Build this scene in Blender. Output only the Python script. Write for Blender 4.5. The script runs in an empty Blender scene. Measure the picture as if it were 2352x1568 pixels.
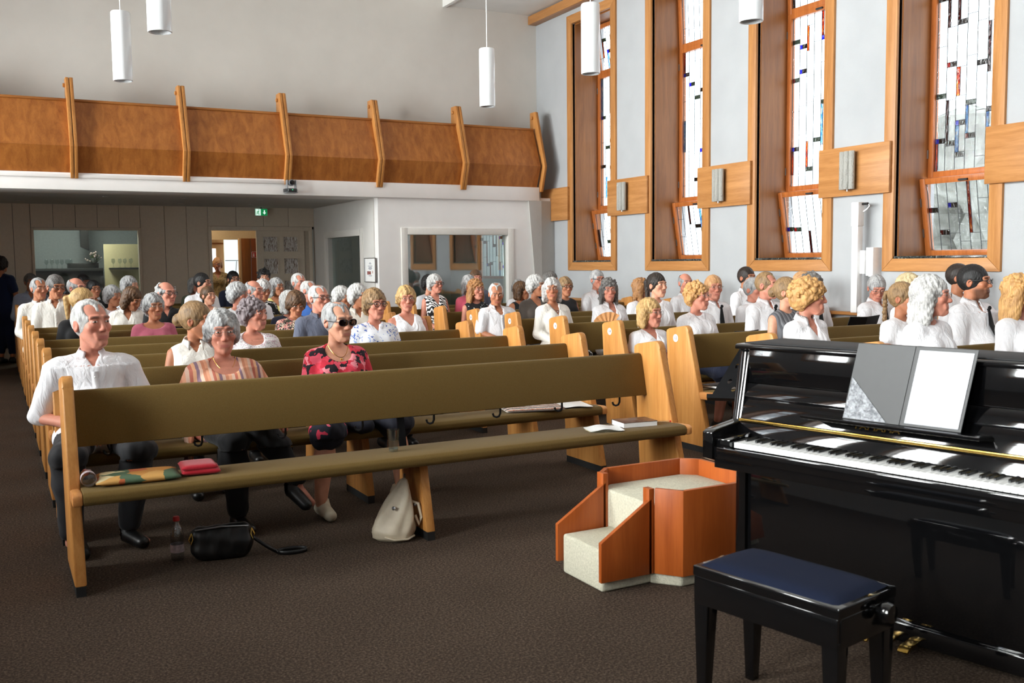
import bpy, bmesh, math, random
import numpy as np
from mathutils import Vector, Matrix
PI = math.pi
random.seed(7)
SC = bpy.context.scene
COL = SC.collection
# ---------------------------------------------------------------- camera
cam_d = bpy.data.cameras.new('camera')
cam_d.sensor_width = 36.0
cam_d.lens = 33.767
cam_d.clip_start = 0.05
cam_o = bpy.data.objects.new('camera', cam_d)
COL.objects.link(cam_o)
cam_o.matrix_world = Matrix(((0.87974008, 0.04847265, -0.47297759, 0.0),
                             (-0.47532602, 0.06650065, -0.87729291, 0.0),
                             (-0.01107139, 0.99660828, 0.0815436, 1.4782),
                             (0, 0, 0, 1)))
cam_d.dof.use_dof = True
cam_d.dof.focus_distance = 7.5
cam_d.dof.aperture_fstop = 5.0
SC.camera = cam_o
# ---------------------------------------------------------------- sky, exposure
w = bpy.data.worlds.new('sky')
SC.world = w
w.use_nodes = True
bg = w.node_tree.nodes['Background']
bg.inputs['Color'].default_value = (0.93, 0.97, 1.0, 1)
bg.inputs['Strength'].default_value = 4.2
SC.view_settings.view_transform = 'Standard'
SC.view_settings.look = 'None'
SC.view_settings.gamma = 1.0
SC.view_settings.use_curve_mapping = False
SC.view_settings.exposure = 0.0
SC.cycles.use_denoising = True
SC.cycles.max_bounces = 10
SC.cycles.diffuse_bounces = 6
SC.cycles.glossy_bounces = 4
SC.cycles.transmission_bounces = 6
SC.cycles.transparent_max_bounces = 12
SC.cycles.sample_clamp_indirect = 12.0
SC.cycles.caustics_reflective = False
SC.cycles.caustics_refractive = False
XW = 8.38          # face of the window wall
XL = -2.7          # face of the opposite wall
YF = -3.2          # wall behind the camera
WIN = [(-.565, .815), (1.555, 2.935), (3.675, 5.055), (5.795, 7.165), (7.88, 9.255), (9.99, 11.395), (12.14, 13.52)]   # y range of the window casings
def portal(x, y, z, sy, sz, rot):
    l = bpy.data.lights.new('daylight', 'AREA')
    l.shape = 'RECTANGLE'; l.size = sz; l.size_y = sy
    l.cycles.is_portal = True
    o = bpy.data.objects.new('daylight', l); COL.objects.link(o)
    o.location = (x, y, z); o.rotation_euler = (0, rot, 0)
for a, b in WIN:
    portal(XW + .62, (a + b) / 2, 3.4, 1.1, 3.9, PI / 2)
WINL = [-1.2, 1.1, 3.4, 5.7, 8.0, 10.3, 12.6]      # windows of the opposite wall, their obscured glass in full sun
for c in WINL:
    l = bpy.data.lights.new('sunlit_glass', 'AREA'); l.shape = 'RECTANGLE'; l.size = 3.5; l.size_y = 1.0
    l.spread = math.radians(88); l.energy = 265; l.color = (1.0, .965, .91)
    o = bpy.data.objects.new('sunlit_glass', l); COL.objects.link(o)
    o.location = (XL - .56, c, 3.45); o.rotation_euler = (0, -PI / 2, 0)
portal(XW + .3, 16.42, 2.05, 1.1, 1.7, PI / 2)

# ---------------------------------------------------------------- helpers
def s2l(c):
    return tuple(((v / 255) / 12.92 if v / 255 <= .04045 else ((v / 255 + .055) / 1.055) ** 2.4) for v in c)
class N:
    """tiny node helper"""
    def __init__(s, m):
        s.t = m.node_tree; s.n = s.t.nodes
    def add(s, typ, **kw):
        n = s.n.new(typ)
        for k, v in kw.items():
            if k in n.inputs: n.inputs[k].default_value = v
            else: setattr(n, k, v)
        return n
    def link(s, a, b): s.t.links.new(a, b)
MATS = {}
def base(name):
    m = bpy.data.materials.new(name); m.use_nodes = True
    h = N(m); p = h.n['Principled BSDF']
    MATS[name] = m
    return m, h, p
def coords(h, scale=(1, 1, 1), kind='Object'):
    tc = h.add('ShaderNodeTexCoord'); mp = h.add('ShaderNodeMapping')
    mp.inputs['Scale'].default_value = scale
    h.link(tc.outputs[kind], mp.inputs['Vector'])
    return mp.outputs['Vector']
def ramp(h, fac, stops, interp='LINEAR'):
    r = h.add('ShaderNodeValToRGB'); r.color_ramp.interpolation = interp
    e = r.color_ramp.elements
    while len(e) < len(stops): e.new(.5)
    for i, (p, c) in enumerate(stops):
        e[i].position = p; e[i].color = (*s2l(c), 1)
    h.link(fac, r.inputs['Fac'])
    return r.outputs['Color']
def noise(h, vec, scale, detail=3, rough=.5, dist=0):
    n = h.add('ShaderNodeTexNoise', Scale=scale, Detail=detail, Roughness=rough, Distortion=dist)
    h.link(vec, n.inputs['Vector'])
    return n.outputs['Fac']
def bump(h, p, fac, strength=.2, dist=.01):
    b = h.add('ShaderNodeBump', Strength=strength, Distance=dist)
    h.link(fac, b.inputs['Height']); h.link(b.outputs['Normal'], p.inputs['Normal'])
def plain(name, rgb, rough=.5, metal=0, var=6, scale=30, bumpy=0, spec=.5, coat=0, sheen=0):
    if name in MATS: return MATS[name]
    m, h, p = base(name)
    v = coords(h)
    f = noise(h, v, scale)
    lo = tuple(max(0, c - var) for c in rgb); hi = tuple(min(255, c + var) for c in rgb)
    h.link(ramp(h, f, [(.3, lo), (.7, hi)]), p.inputs['Base Color'])
    p.inputs['Roughness'].default_value = rough; p.inputs['Metallic'].default_value = metal
    p.inputs['Specular IOR Level'].default_value = spec
    p.inputs['Coat Weight'].default_value = coat
    p.inputs['Sheen Weight'].default_value = sheen
    if bumpy: bump(h, p, noise(h, v, scale * 2, 4), bumpy)
    return m
def wood(name, dark, light, axis='z', scale=1.0, rough=.42, fine=1.0, spec=.4):
    if name in MATS: return MATS[name]
    m, h, p = base(name)
    st = {'x': (.06, 1, 1), 'y': (1, .06, 1), 'z': (1, 1, .06)}[axis]
    v = coords(h, tuple(a * scale for a in st))
    f1 = noise(h, v, 9, 5, .6, .6)
    v2 = coords(h, tuple(a * scale * 7 for a in st))
    f2 = noise(h, v2, 14, 3, .6)
    mx = h.add('ShaderNodeMath', operation='MULTIPLY_ADD'); mx.inputs[1].default_value = .35 * fine
    h.link(f2, mx.inputs[0]); h.link(f1, mx.inputs[2])
    mid = tuple((a + b) / 2 for a, b in zip(dark, light))
    h.link(ramp(h, mx.outputs[0], [(.42, dark), (.62, mid), (.85, light)]), p.inputs['Base Color'])
    p.inputs['Roughness'].default_value = rough
    p.inputs['Specular IOR Level'].default_value = spec
    bump(h, p, f2, .06, .004)
    return m
def glassy(name, rgb, gloss=.12, bumpy=.4, streak=None, rough=.03):
    """window glass: lets daylight through, tinted; relief from a fine bump"""
    if name in MATS: return MATS[name]
    m, h, p = base(name); h.n.remove(p)
    out = h.n['Material Output']
    tr = h.add('ShaderNodeBsdfTransparent'); gl = h.add('ShaderNodeBsdfGlossy', Roughness=rough)
    mix = h.add('ShaderNodeMixShader'); mix.inputs[0].default_value = gloss
    v = coords(h)
    if streak:
        v2 = coords(h, (6, 6, 1.2))
        h.link(ramp(h, noise(h, v2, 9, 4, .6, 1.5), streak), tr.inputs['Color'])
    else:
        tr.inputs['Color'].default_value = (*s2l(rgb), 1)
    if bumpy:
        b = h.add('ShaderNodeBump', Strength=bumpy, Distance=.02)
        h.link(noise(h, coords(h, (1, 1, .5)), 30, 4, .6, 1.0), b.inputs['Height'])
        h.link(b.outputs['Normal'], gl.inputs['Normal'])
    fr = h.add('ShaderNodeFresnel', IOR=1.5); ge = h.add('ShaderNodeNewGeometry')
    one = h.add('ShaderNodeMath', operation='SUBTRACT'); one.inputs[0].default_value = 1.0; h.link(ge.outputs['Backfacing'], one.inputs[1])
    ad = h.add('ShaderNodeMath', operation='ADD'); ad.inputs[1].default_value = gloss; h.link(fr.outputs[0], ad.inputs[0])
    mu = h.add('ShaderNodeMath', operation='MULTIPLY'); h.link(ad.outputs[0], mu.inputs[0]); h.link(one.outputs[0], mu.inputs[1])
    h.link(mu.outputs[0], mix.inputs[0])
    h.link(tr.outputs[0], mix.inputs[1]); h.link(gl.outputs[0], mix.inputs[2])
    h.link(mix.outputs[0], out.inputs['Surface'])
    return m
def glow(name, rgb, strength):
    if name in MATS: return MATS[name]
    m, h, p = base(name)
    p.inputs['Base Color'].default_value = (*s2l(rgb), 1)
    p.inputs['Emission Color'].default_value = (*s2l(rgb), 1)
    p.inputs['Emission Strength'].default_value = strength
    return m

class G:
    """geometry collector"""
    def __init__(s): s.v = []; s.f = []; s.m = []; s.mi = 0
    def raw(s, v, f, M=None):
        o = len(s.v)
        s.v += [tuple(M @ Vector(p)) for p in v] if M is not None else [tuple(p) for p in v]
        s.f += [tuple(o + i for i in q) for q in f]; s.m += [s.mi] * len(f)
        return s
    def box(s, c, d, M=None):
        x, y, z = (k / 2 for k in d)
        v = [(c[0] + i * x, c[1] + j * y, c[2] + k * z) for i in (-1, 1) for j in (-1, 1) for k in (-1, 1)]
        return s.raw(v, [(0, 1, 3, 2), (4, 6, 7, 5), (0, 4, 5, 1), (2, 3, 7, 6), (0, 2, 6, 4), (1, 5, 7, 3)], M)
    def b2(s, lo, hi, M=None):
        return s.box([(a + b) / 2 for a, b in zip(lo, hi)], [b - a for a, b in zip(lo, hi)], M)
    def prism(s, poly, a0, a1, axis='x', M=None):
        """extrude a 2-D outline: axis x -> outline is (y,z); y -> (x,z); z -> (x,y)"""
        def P(p, a):
            return {'x': (a, p[0], p[1]), 'y': (p[0], a, p[1]), 'z': (p[0], p[1], a)}[axis]
        n = len(poly)
        v = [P(p, a0) for p in poly] + [P(p, a1) for p in poly]
        f = [tuple(range(n))[::-1], tuple(range(n, 2 * n))] + [(i, (i + 1) % n, n + (i + 1) % n, n + i) for i in range(n)]
        return s.raw(v, f, M)
    def lathe(s, prof, n=16, c=(0, 0, 0), M=None, cap=True):
        v = []; f = []
        for r, z in prof:
            for i in range(n):
                a = 2 * PI * i / n
                v.append((c[0] + r * math.cos(a), c[1] + r * math.sin(a), c[2] + z))
        for k in range(len(prof) - 1):
            for i in range(n):
                j = (i + 1) % n
                f.append((k * n + i, k * n + j, (k + 1) * n + j, (k + 1) * n + i))
        if cap:
            f.append(tuple(range(n))[::-1]); f.append(tuple(range((len(prof) - 1) * n, len(prof) * n)))
        return s.raw(v, f, M)
    def tube(s, pts, r, n=8, cap=True, M=None):
        pts = [Vector(p) for p in pts]; rs = r if isinstance(r, (list, tuple)) else [r] * len(pts)
        v = []; f = []
        ref = Vector((0, 0, 1))
        for i, p in enumerate(pts):
            t = (pts[min(i + 1, len(pts) - 1)] - pts[max(i - 1, 0)]).normalized()
            if abs(t.dot(ref)) > .95: ref = Vector((1, 0, 0))
            u = t.cross(ref).normalized(); ref = u.cross(t).normalized()
            for k in range(n):
                a = 2 * PI * k / n
                v.append(p + rs[i] * (math.cos(a) * u + math.sin(a) * ref))
        for i in range(len(pts) - 1):
            for k in range(n):
                j = (k + 1) % n
                f.append((i * n + k, i * n + j, (i + 1) * n + j, (i + 1) * n + k))
        if cap:
            f.append(tuple(range(n))[::-1]); f.append(tuple(range((len(pts) - 1) * n, len(pts) * n)))
        return s.raw(v, f, M)
    def ball(s, c, r, n=10, M=None):
        r = (r, r, r) if isinstance(r, (int, float)) else r
        v = [(c[0], c[1], c[2] + r[2])]; f = []
        m = max(4, n // 2)
        for i in range(1, m):
            t = PI * i / m
            for k in range(n):
                a = 2 * PI * k / n
                v.append((c[0] + r[0] * math.sin(t) * math.cos(a), c[1] + r[1] * math.sin(t) * math.sin(a), c[2] + r[2] * math.cos(t)))
        v.append((c[0], c[1], c[2] - r[2]))
        for k in range(n): f.append((0, 1 + k, 1 + (k + 1) % n))
        for i in range(m - 2):
            for k in range(n):
                a, b = 1 + i * n + k, 1 + i * n + (k + 1) % n
                f.append((a, a + n, b + n, b))
        L = len(v) - 1
        for k in range(n): f.append((L, L - n + (k + 1) % n, L - n + k))
        return s.raw(v, f, M)
    def mesh(s, name, bevel=0, seg=2, smooth=False, angle=40, weld=False):
        me = bpy.data.meshes.new(name)
        me.from_pydata([tuple(p) for p in s.v], [], s.f)
        if any(s.m): me.polygons.foreach_set('material_index', s.m)
        if bevel or weld:
            bm = bmesh.new(); bm.from_mesh(me)
            if weld: bmesh.ops.remove_doubles(bm, verts=bm.verts, dist=1e-5)
            bmesh.ops.recalc_face_normals(bm, faces=bm.faces)
            if bevel:
                ed = [e for e in bm.edges if len(e.link_faces) == 2 and e.calc_face_angle(0) > .5]
                bmesh.ops.bevel(bm, geom=ed, offset=bevel, segments=seg, profile=.5, affect='EDGES', clamp_overlap=True)
            bm.to_mesh(me); bm.free()
        else:
            bm = bmesh.new(); bm.from_mesh(me); bmesh.ops.recalc_face_normals(bm, faces=bm.faces); bm.to_mesh(me); bm.free()
        if smooth:
            me.polygons.foreach_set('use_smooth', [True] * len(me.polygons))
            if angle < 180: me.set_sharp_from_angle(angle=math.radians(angle))
        me.update()
        return me
def link(name, me, mat, parent=None, loc=None, rot=None):
    if not isinstance(mat, (list, tuple)): mat = [mat]
    if len(me.materials) == 0:
        for q in mat: me.materials.append(q)
    o = bpy.data.objects.new(name, me); COL.objects.link(o)
    for i, q in enumerate(mat):
        if me.materials[i] != q:
            o.material_slots[i].link = 'OBJECT'; o.material_slots[i].material = q
    if parent: o.parent = parent
    if loc is not None: o.location = loc
    if rot is not None: o.rotation_euler = rot
    return o
def obj(name, g, mat, parent=None, bevel=0, seg=2, smooth=False, loc=None, rot=None, angle=40):
    return link(name, g.mesh(name, bevel, seg, smooth or bevel > 0, angle), mat, parent, loc, rot)
def tag(o, label, cat, group=None):
    o['label'] = label; o['category'] = cat
    if group: o['group'] = group
    return o
def thing(name, label=None, cat=None, loc=(0, 0, 0), rz=0, group=None, parent=None):
    o = bpy.data.objects.new(name, None); COL.objects.link(o); o.empty_display_size = .1
    o.location = loc; o.rotation_euler = (0, 0, rz)
    if label: tag(o, label, cat, group)
    if parent: o.parent = parent
    return o
def struct(o, label=None):
    o['kind'] = 'structure'
    if label: o['label'] = label
    return o
def copy_tree(o, parent=None):
    c = o.copy(); COL.objects.link(c); c.parent = parent
    for ch in o.children: copy_tree(ch, c)
    return c
def text_mesh(txt, size, depth=.0006):
    cu = bpy.data.curves.new('lettering', 'FONT'); cu.body = txt; cu.size = size
    cu.align_x = 'CENTER'; cu.align_y = 'CENTER'; cu.extrude = depth; cu.resolution_u = 3
    o = bpy.data.objects.new('lettering', cu); COL.objects.link(o)
    dg = bpy.context.evaluated_depsgraph_get()
    me = bpy.data.meshes.new_from_object(o.evaluated_get(dg))
    bpy.data.objects.remove(o); bpy.data.curves.remove(cu)
    return me
# ================================================================ materials of the place
def plaster(name, rgb, b=.25, sc=160):
    m, h, p = base(name)
    v = coords(h)
    lo = tuple(c - 5 for c in rgb)
    h.link(ramp(h, noise(h, v, 3, 3), [(.3, lo), (.7, rgb)]), p.inputs['Base Color'])
    p.inputs['Roughness'].default_value = .9; p.inputs['Specular IOR Level'].default_value = .2
    bump(h, p, noise(h, v, sc, 4), b, .006)
    return m
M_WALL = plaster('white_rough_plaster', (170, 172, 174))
M_BACK = plaster('pale_grey_plaster', (218, 214, 207), .18)
M_BEAM = plaster('white_paint', (246, 243, 240), .08)
M_TAUPE = plain('taupe_wall_paint', (224, 212, 194), .7, var=3)
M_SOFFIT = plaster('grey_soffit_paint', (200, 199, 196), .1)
M_CEIL = plaster('ceiling_paint', (225, 224, 221), .05)
M_OAK = wood('oak_parapet', (134, 76, 28), (176, 110, 50), 'z', 1.3)
M_OAKP = wood('oak_post', (158, 100, 46), (196, 136, 74), 'z', 1.3)
M_CAS = wood('oak_casing', (148, 96, 48), (184, 130, 76), 'z', 1.5)
M_CASY = wood('oak_casing_across', (148, 96, 48), (184, 130, 76), 'y', 1.5)
M_REV = wood('shaded_oak_reveal', (112, 66, 27), (146, 92, 44), 'z', 1.5)  # casing oak in a darker tone, shade of the reveals put into the colour
M_SASH = wood('sash_wood', (140, 76, 34), (178, 104, 52), 'z', 2, rough=.35)
M_MARB = None
def carpet():
    m, h, p = base('brown_carpet')
    v = coords(h)
    f = noise(h, v, 95, 6, .85)
    g = noise(h, v, 2.2, 4)
    c1 = ramp(h, f, [(.3, (34, 27, 22)), (.5, (78, 65, 55)), (.70, (150, 132, 115))])
    mx = h.add('ShaderNodeMixRGB', blend_type='MULTIPLY'); mx.inputs[0].default_value = .35
    h.link(c1, mx.inputs[1]); h.link(ramp(h, g, [(.3, (190, 190, 190)), (.7, (255, 255, 255))]), mx.inputs[2])
    h.link(mx.outputs[0], p.inputs['Base Color'])
    p.inputs['Roughness'].default_value = 1; p.inputs['Specular IOR Level'].default_value = .1
    bump(h, p, f, .6, .01)
    return m
M_CARPET = carpet()
def marble():
    m, h, p = base('dark_marble')
    v = coords(h)
    h.link(ramp(h, noise(h, v, 24, 6, .7, 2), [(.4, (24, 26, 26)), (.58, (60, 64, 62)), (.7, (170, 176, 172))]), p.inputs['Base Color'])
    p.inputs['Roughness'].default_value = .15
    return m
M_MARB = marble()
M_BLACK = plain('black_rubber', (22, 22, 22), .6, var=3)
M_METAL = plain('brushed_steel', (170, 172, 175), .3, 1, var=4)
M_WHITEP = plain('white_lacquer', (236, 236, 236), .35, var=2)
M_PAPER = plain('white_paper', (240, 240, 238), .8, var=3)
M_SKYGLASS = glassy('clear_relief_glass', (246, 250, 252), .03, .5)
M_GGREEN = glassy('dark_green_glass', (70, 92, 80), .05, .5)
M_GBLACK = glassy('smoky_glass', (34, 36, 38), .05, .5)
M_GBLUE = glassy('blue_glass', (30, 70, 225), .05, .4)
M_GRED = glassy('red_glass', (150, 14, 34), .05, .4)
M_GSTR = [glassy('streaky_glass_warm', (200, 90, 60), .04, .4, [(.3, (60, 10, 25)), (.45, (150, 20, 30)), (.55, (235, 150, 40)), (.65, (240, 230, 210)), (.8, (60, 110, 220))]),
          glassy('streaky_glass_dark', (70, 10, 30), .04, .4, [(.35, (40, 8, 24)), (.55, (90, 10, 34)), (.7, (150, 30, 40)), (.85, (230, 150, 40))]),
          glassy('streaky_glass_blue', (70, 110, 210), .04, .4, [(.3, (40, 50, 150)), (.5, (120, 190, 240)), (.6, (240, 240, 240)), (.75, (230, 170, 60))])]
M_LEAD = plain('lead_came', (40, 42, 44), .5, .4, var=4)
M_PANE = glassy('clear_pane', (238, 246, 244), .03, 0)

# ================================================================ room shell
g = G(); g.b2((XL - .6, YF - .2, -.1), (XW + .6, 24, 0)); struct(obj('floor', g, M_CARPET), 'brown speckled carpet floor')
ZT = 6.6
# ceiling with a lowered strip along the windows
g = G(); g.b2((XL - .3, YF - .2, ZT), (6.70, 14.8, ZT + .15)); struct(obj('ceiling', g, M_CEIL), 'white flat ceiling over the pews')
g = G(); g.b2((6.70, YF - .2, 5.66), (XW + .7, 14.8, 5.9)); g.b2((6.64, YF - .2, 5.62), (6.70, 14.8, ZT)); struct(obj('ceiling', g, M_CEIL), 'lowered white ceiling strip above the windows')
g = G(); g.b2((8.22, YF, 5.50), (XW - .002, 14.55, 5.64)); struct(obj('trim_1', g, M_CASY, bevel=.004), 'long oak beam under the ceiling along the windows')
# window wall: piers and spandrels around the openings (openings inset by the casing boards)
INS = .137
ZB, ZH = 1.478, 5.29     # opening bottom / top
def wall_with_holes(name, x0, x1, y0, y1, z1, holes, mat, label):
    g = G(); y = y0
    for a, b, zb, zh in sorted(holes):
        g.b2((x0, y, 0), (x1, a, z1)); g.b2((x0, a, 0), (x1, b, zb)); g.b2((x0, a, zh), (x1, b, z1)); y = b
    g.b2((x0, y, 0), (x1, y1, z1))
    return struct(obj(name, g, mat), label)
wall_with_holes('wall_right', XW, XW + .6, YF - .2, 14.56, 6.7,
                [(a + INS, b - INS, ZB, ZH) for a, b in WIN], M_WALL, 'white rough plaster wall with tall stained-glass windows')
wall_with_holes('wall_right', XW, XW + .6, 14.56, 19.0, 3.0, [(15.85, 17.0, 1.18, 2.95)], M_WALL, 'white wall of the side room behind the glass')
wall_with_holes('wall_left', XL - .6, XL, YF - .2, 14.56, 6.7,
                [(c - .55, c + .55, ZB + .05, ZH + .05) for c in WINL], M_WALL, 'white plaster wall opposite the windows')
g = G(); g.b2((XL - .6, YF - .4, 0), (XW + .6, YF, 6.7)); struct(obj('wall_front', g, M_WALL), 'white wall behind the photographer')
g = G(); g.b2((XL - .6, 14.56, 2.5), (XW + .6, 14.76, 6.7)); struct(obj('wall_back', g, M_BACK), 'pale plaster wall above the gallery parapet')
# gallery beam and soffit
g = G(); g.b2((XL, 13.93, 2.497), (8.06, 14.56, 2.72)); g.b2((XL, 13.905, 2.655), (3.87, 13.93, 2.70)); struct(obj('trim_2', g, M_BEAM, bevel=.004), 'white painted gallery edge beam')
g = G(); g.b2((XL, 14.3, 2.505), (5.24, 17.45, 2.65)); struct(obj('ceiling', g, M_SOFFIT), 'dark grey ceiling under the gallery')
g = G(); g.b2((5.24, 14.3, 2.55), (XW, 19, 2.7)); struct(obj('ceiling', g, M_CEIL), 'ceiling of the side room behind glass')
# slanted concrete fin in the corner
g = G(); g.raw([(7.86, 13.94, 2.50), (8.10, 13.94, 2.50), (8.10, 13.94, 0), (8.07, 13.94, 0), (7.87, 13.998, 2.50), (8.377, 13.998, 2.50), (8.377, 13.998, 0), (8.10, 13.998, 0)],
               [(0, 3, 2, 1), (4, 5, 6, 7), (0, 1, 5, 4), (1, 2, 6, 5), (2, 3, 7, 6), (3, 0, 4, 7)])
struct(obj('trim_3', g, plaster('grey_pebble_render', (188, 186, 182), .8, 120)), 'slanted grey rendered fin in the corner')
# ---------------- wall under the gallery, right part, with interior window
def holes_y(name, y0, y1, x0, x1, z1, holes, mat, label):
    g = G(); x = x0
    for a, b, zb, zh in holes:
        g.b2((x, y0, 0), (a, y1, z1))
        if zb > 0: g.b2((a, y0, 0), (b, y1, zb))
        g.b2((a, y0, zh), (b, y1, z1)); x = b
    g.b2((x, y0, 0), (x1, y1, z1))
    return struct(obj(name, g, mat), label)
M_WALL2 = plaster('smooth_white_wall', (238, 236, 234), .1)
holes_y('wall_back', 14.0, 14.15, 5.24, XW, 2.55, [(5.70, 7.52, .75, 1.955)], M_WALL2, 'white wall under the gallery with interior window')
# side wall of the recess
g = G()
for (a, b, z0, z1) in [(14.15, 14.8, 0, 2.52), (16.45, 17.3, 0, 2.52), (14.8, 16.45, 0, .3), (14.8, 16.45, 1.96, 2.52)]: g.b2((5.22, a, z0), (5.34, b, z1))
struct(obj('wall_right', g, plaster('grey_recess_wall', (214, 211, 206), .08)), 'grey side wall of the recess under the gallery')
# recess back wall: taupe panels with seams
wb = struct(thing('wall_back'), 'taupe panelled wall at the far end under the gallery')
PX = [-2.7, -2.1, -1.5, -.9, -.3, .33, .58]
def panel(x0, x1, z0, z1):
    g = G(); g.b2((x0 + .003, 17.25, z0 + (.003 if z0 > 0 else 0)), (x1 - .003, 17.29, z1)); obj('panel', g, M_TAUPE, wb, bevel=.002, seg=1)
for a, b in zip(PX[:-1], PX[1:]): panel(a, b, 0, 2.52)
for i in range(5): panel(.58 + .33 * i, .58 + .33 * (i + 1), 2.13, 2.52)
panel(.58, 2.23, 0, .82)
for a, b in ((2.23, 2.62), (2.62, 2.98), (2.98, 3.335)): panel(a, b, 0, 2.52)
for a, b in ((3.335, 3.82), (3.82, 4.3), (4.3, 4.75), (4.75, 5.22)): panel(a, b, 2.17, 2.52)
g = G(); g.b2((XL, 17.29, 0), (.58, 17.33, 2.5)); g.b2((.58, 17.29, 2.13), (5.22, 17.33, 2.5)); g.b2((2.23, 17.29, 0), (3.335, 17.33, 2.13)); g.b2((.58, 17.29, 0), (2.23, 17.33, .82))
obj('backing', g, M_BLACK, wb)
g = G(); g.b2((XL - .2, 14.5, 0), (XL, 24, 2.7)); struct(obj('wall_left', g, M_TAUPE), 'taupe wall beside the recess')
# ---------------- interior window frames
def iwin(name, label, x0, x1, z0, z1, fw, y, mat, depth=.12, axis='y', glass=M_PANE):
    t = struct(thing(name), label)
    def bx(a, b, c, d, nm='frame_bar'):
        g = G()
        if axis == 'y': g.b2((a, y - .025, c), (b, y + depth, d))
        else: g.b2((y - .025, a, c), (y + depth, b, d))
        obj(nm, g, mat, t, bevel=.004)
    bx(x0, x0 + fw, z0, z1); bx(x1 - fw, x1, z0, z1); bx(x0 + fw, x1 - fw, z1 - fw, z1); bx(x0 + fw, x1 - fw, z0, z0 + fw)
    g = G()
    if axis == 'y': g.b2((x0 + fw, y + depth * .6, z0 + fw), (x1 - fw, y + depth * .6 + .008, z1 - fw))
    else: g.b2((y + depth * .6, x0 + fw, z0 + fw), (y + depth * .6 + .008, x1 - fw, z1 - fw))
    obj('pane', g, glass, t)
    return t
M_FRAMEW = plain('pale_frame_paint', (222, 219, 213), .4, var=2)
M_DARKGLASS = glassy('reflecting_pane', (150, 160, 158), .22, 0)
iwin('window_8', 'interior window with broad white frame beside the corner', 5.61, 7.59, .70, 2.04, .105, 14.0, M_FRAMEW, .13, glass=glassy('pale_green_pane', (226, 238, 234), .26, 0))
iwin('window_9', 'narrow interior window in the recess side wall', 14.63, 16.62, .2, 2.05, .11, 5.22, M_FRAMEW, .12, 'x', glass=M_PANE)
iwin('window_10', 'taupe framed interior window looking into the kitchen', .58, 2.23, .82, 2.13, .04, 17.25, M_TAUPE, .10)
# room behind the wide interior window
g = G(); g.b2((5.34, 18.2, 0), (XW, 18.35, 2.7)); struct(obj('wall_back', g, plaster('side_room_wall', (200, 204, 200), .05)), 'pale wall of the side room')
# ---------------- stained-glass windows
rw = random.Random(3)
def came_and_panes(sash, w, h, y0, z0, x, seed, detail=True):
    """panes of one light: width w along y from y0, height h from z0, plane x"""
    r = random.Random(seed)
    n = 8; cw = w / n; lead = G()
    merged = {}
    def pane(a, b, c, d, mat):
        if detail:
            g = G(); g.b2((x - .003, a + .0015, c + .0015), (x + .003, b - .0015, d - .0015))
            obj('pane', g, mat, sash)
        else:
            merged.setdefault(mat.name, G()).b2((x - .003, a + .0015, c + .0015), (x + .003, b - .0015, d - .0015))
        for e in ((a, b, c - .0022, c + .0022), (a - .0022, a + .0022, c, d)):
            lead.b2((x - .0035, e[0], e[2]), (x + .0035, e[1], e[3]))
    for i in range(n):
        a, b = y0 + i * cw, y0 + (i + 1) * cw
        z = z0; k = r.random()
        first = True
        while z < z0 + h - 1e-4:
            hh = r.uniform(.24, .5)
            if first: hh *= r.uniform(.3, 1); first = False
            if z + hh > z0 + h - .12: hh = z0 + h - z
            q = r.random(); e = z + hh
            if q < .27 and hh > .2:
                s = .034 if r.random() < .7 else .045     # narrow streaky strip beside the clear pane
                pane(a, b - s, z, e, M_SKYGLASS); pane(b - s, b, z, e, r.choice(M_GSTR))
            else: pane(a, b, z, e, M_SKYGLASS)
            z = e
            if z < z0 + h - .2 and r.random() < .42:
                t = .05
                if r.random() < .55:
                    m = a + cw * .64
                    pane(a, m, z, z + t, r.choice((M_GGREEN, M_GBLACK))); pane(m, b, z, z + t, r.choice((M_GBLUE, M_GRED)))
                else: pane(a, b, z, z + t, r.choice((M_GGREEN, M_GGREEN, M_GBLACK)))
                z += t
    lead.b2((x - .005, y0 + w - .003, z0), (x + .005, y0 + w + .003, z0 + h))
    o = obj('lead_came', lead, M_LEAD, sash)
    for nm, gg in merged.items():
        o = obj('glass_field', gg, MATS[nm], sash); o['kind'] = 'stuff'
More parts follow.
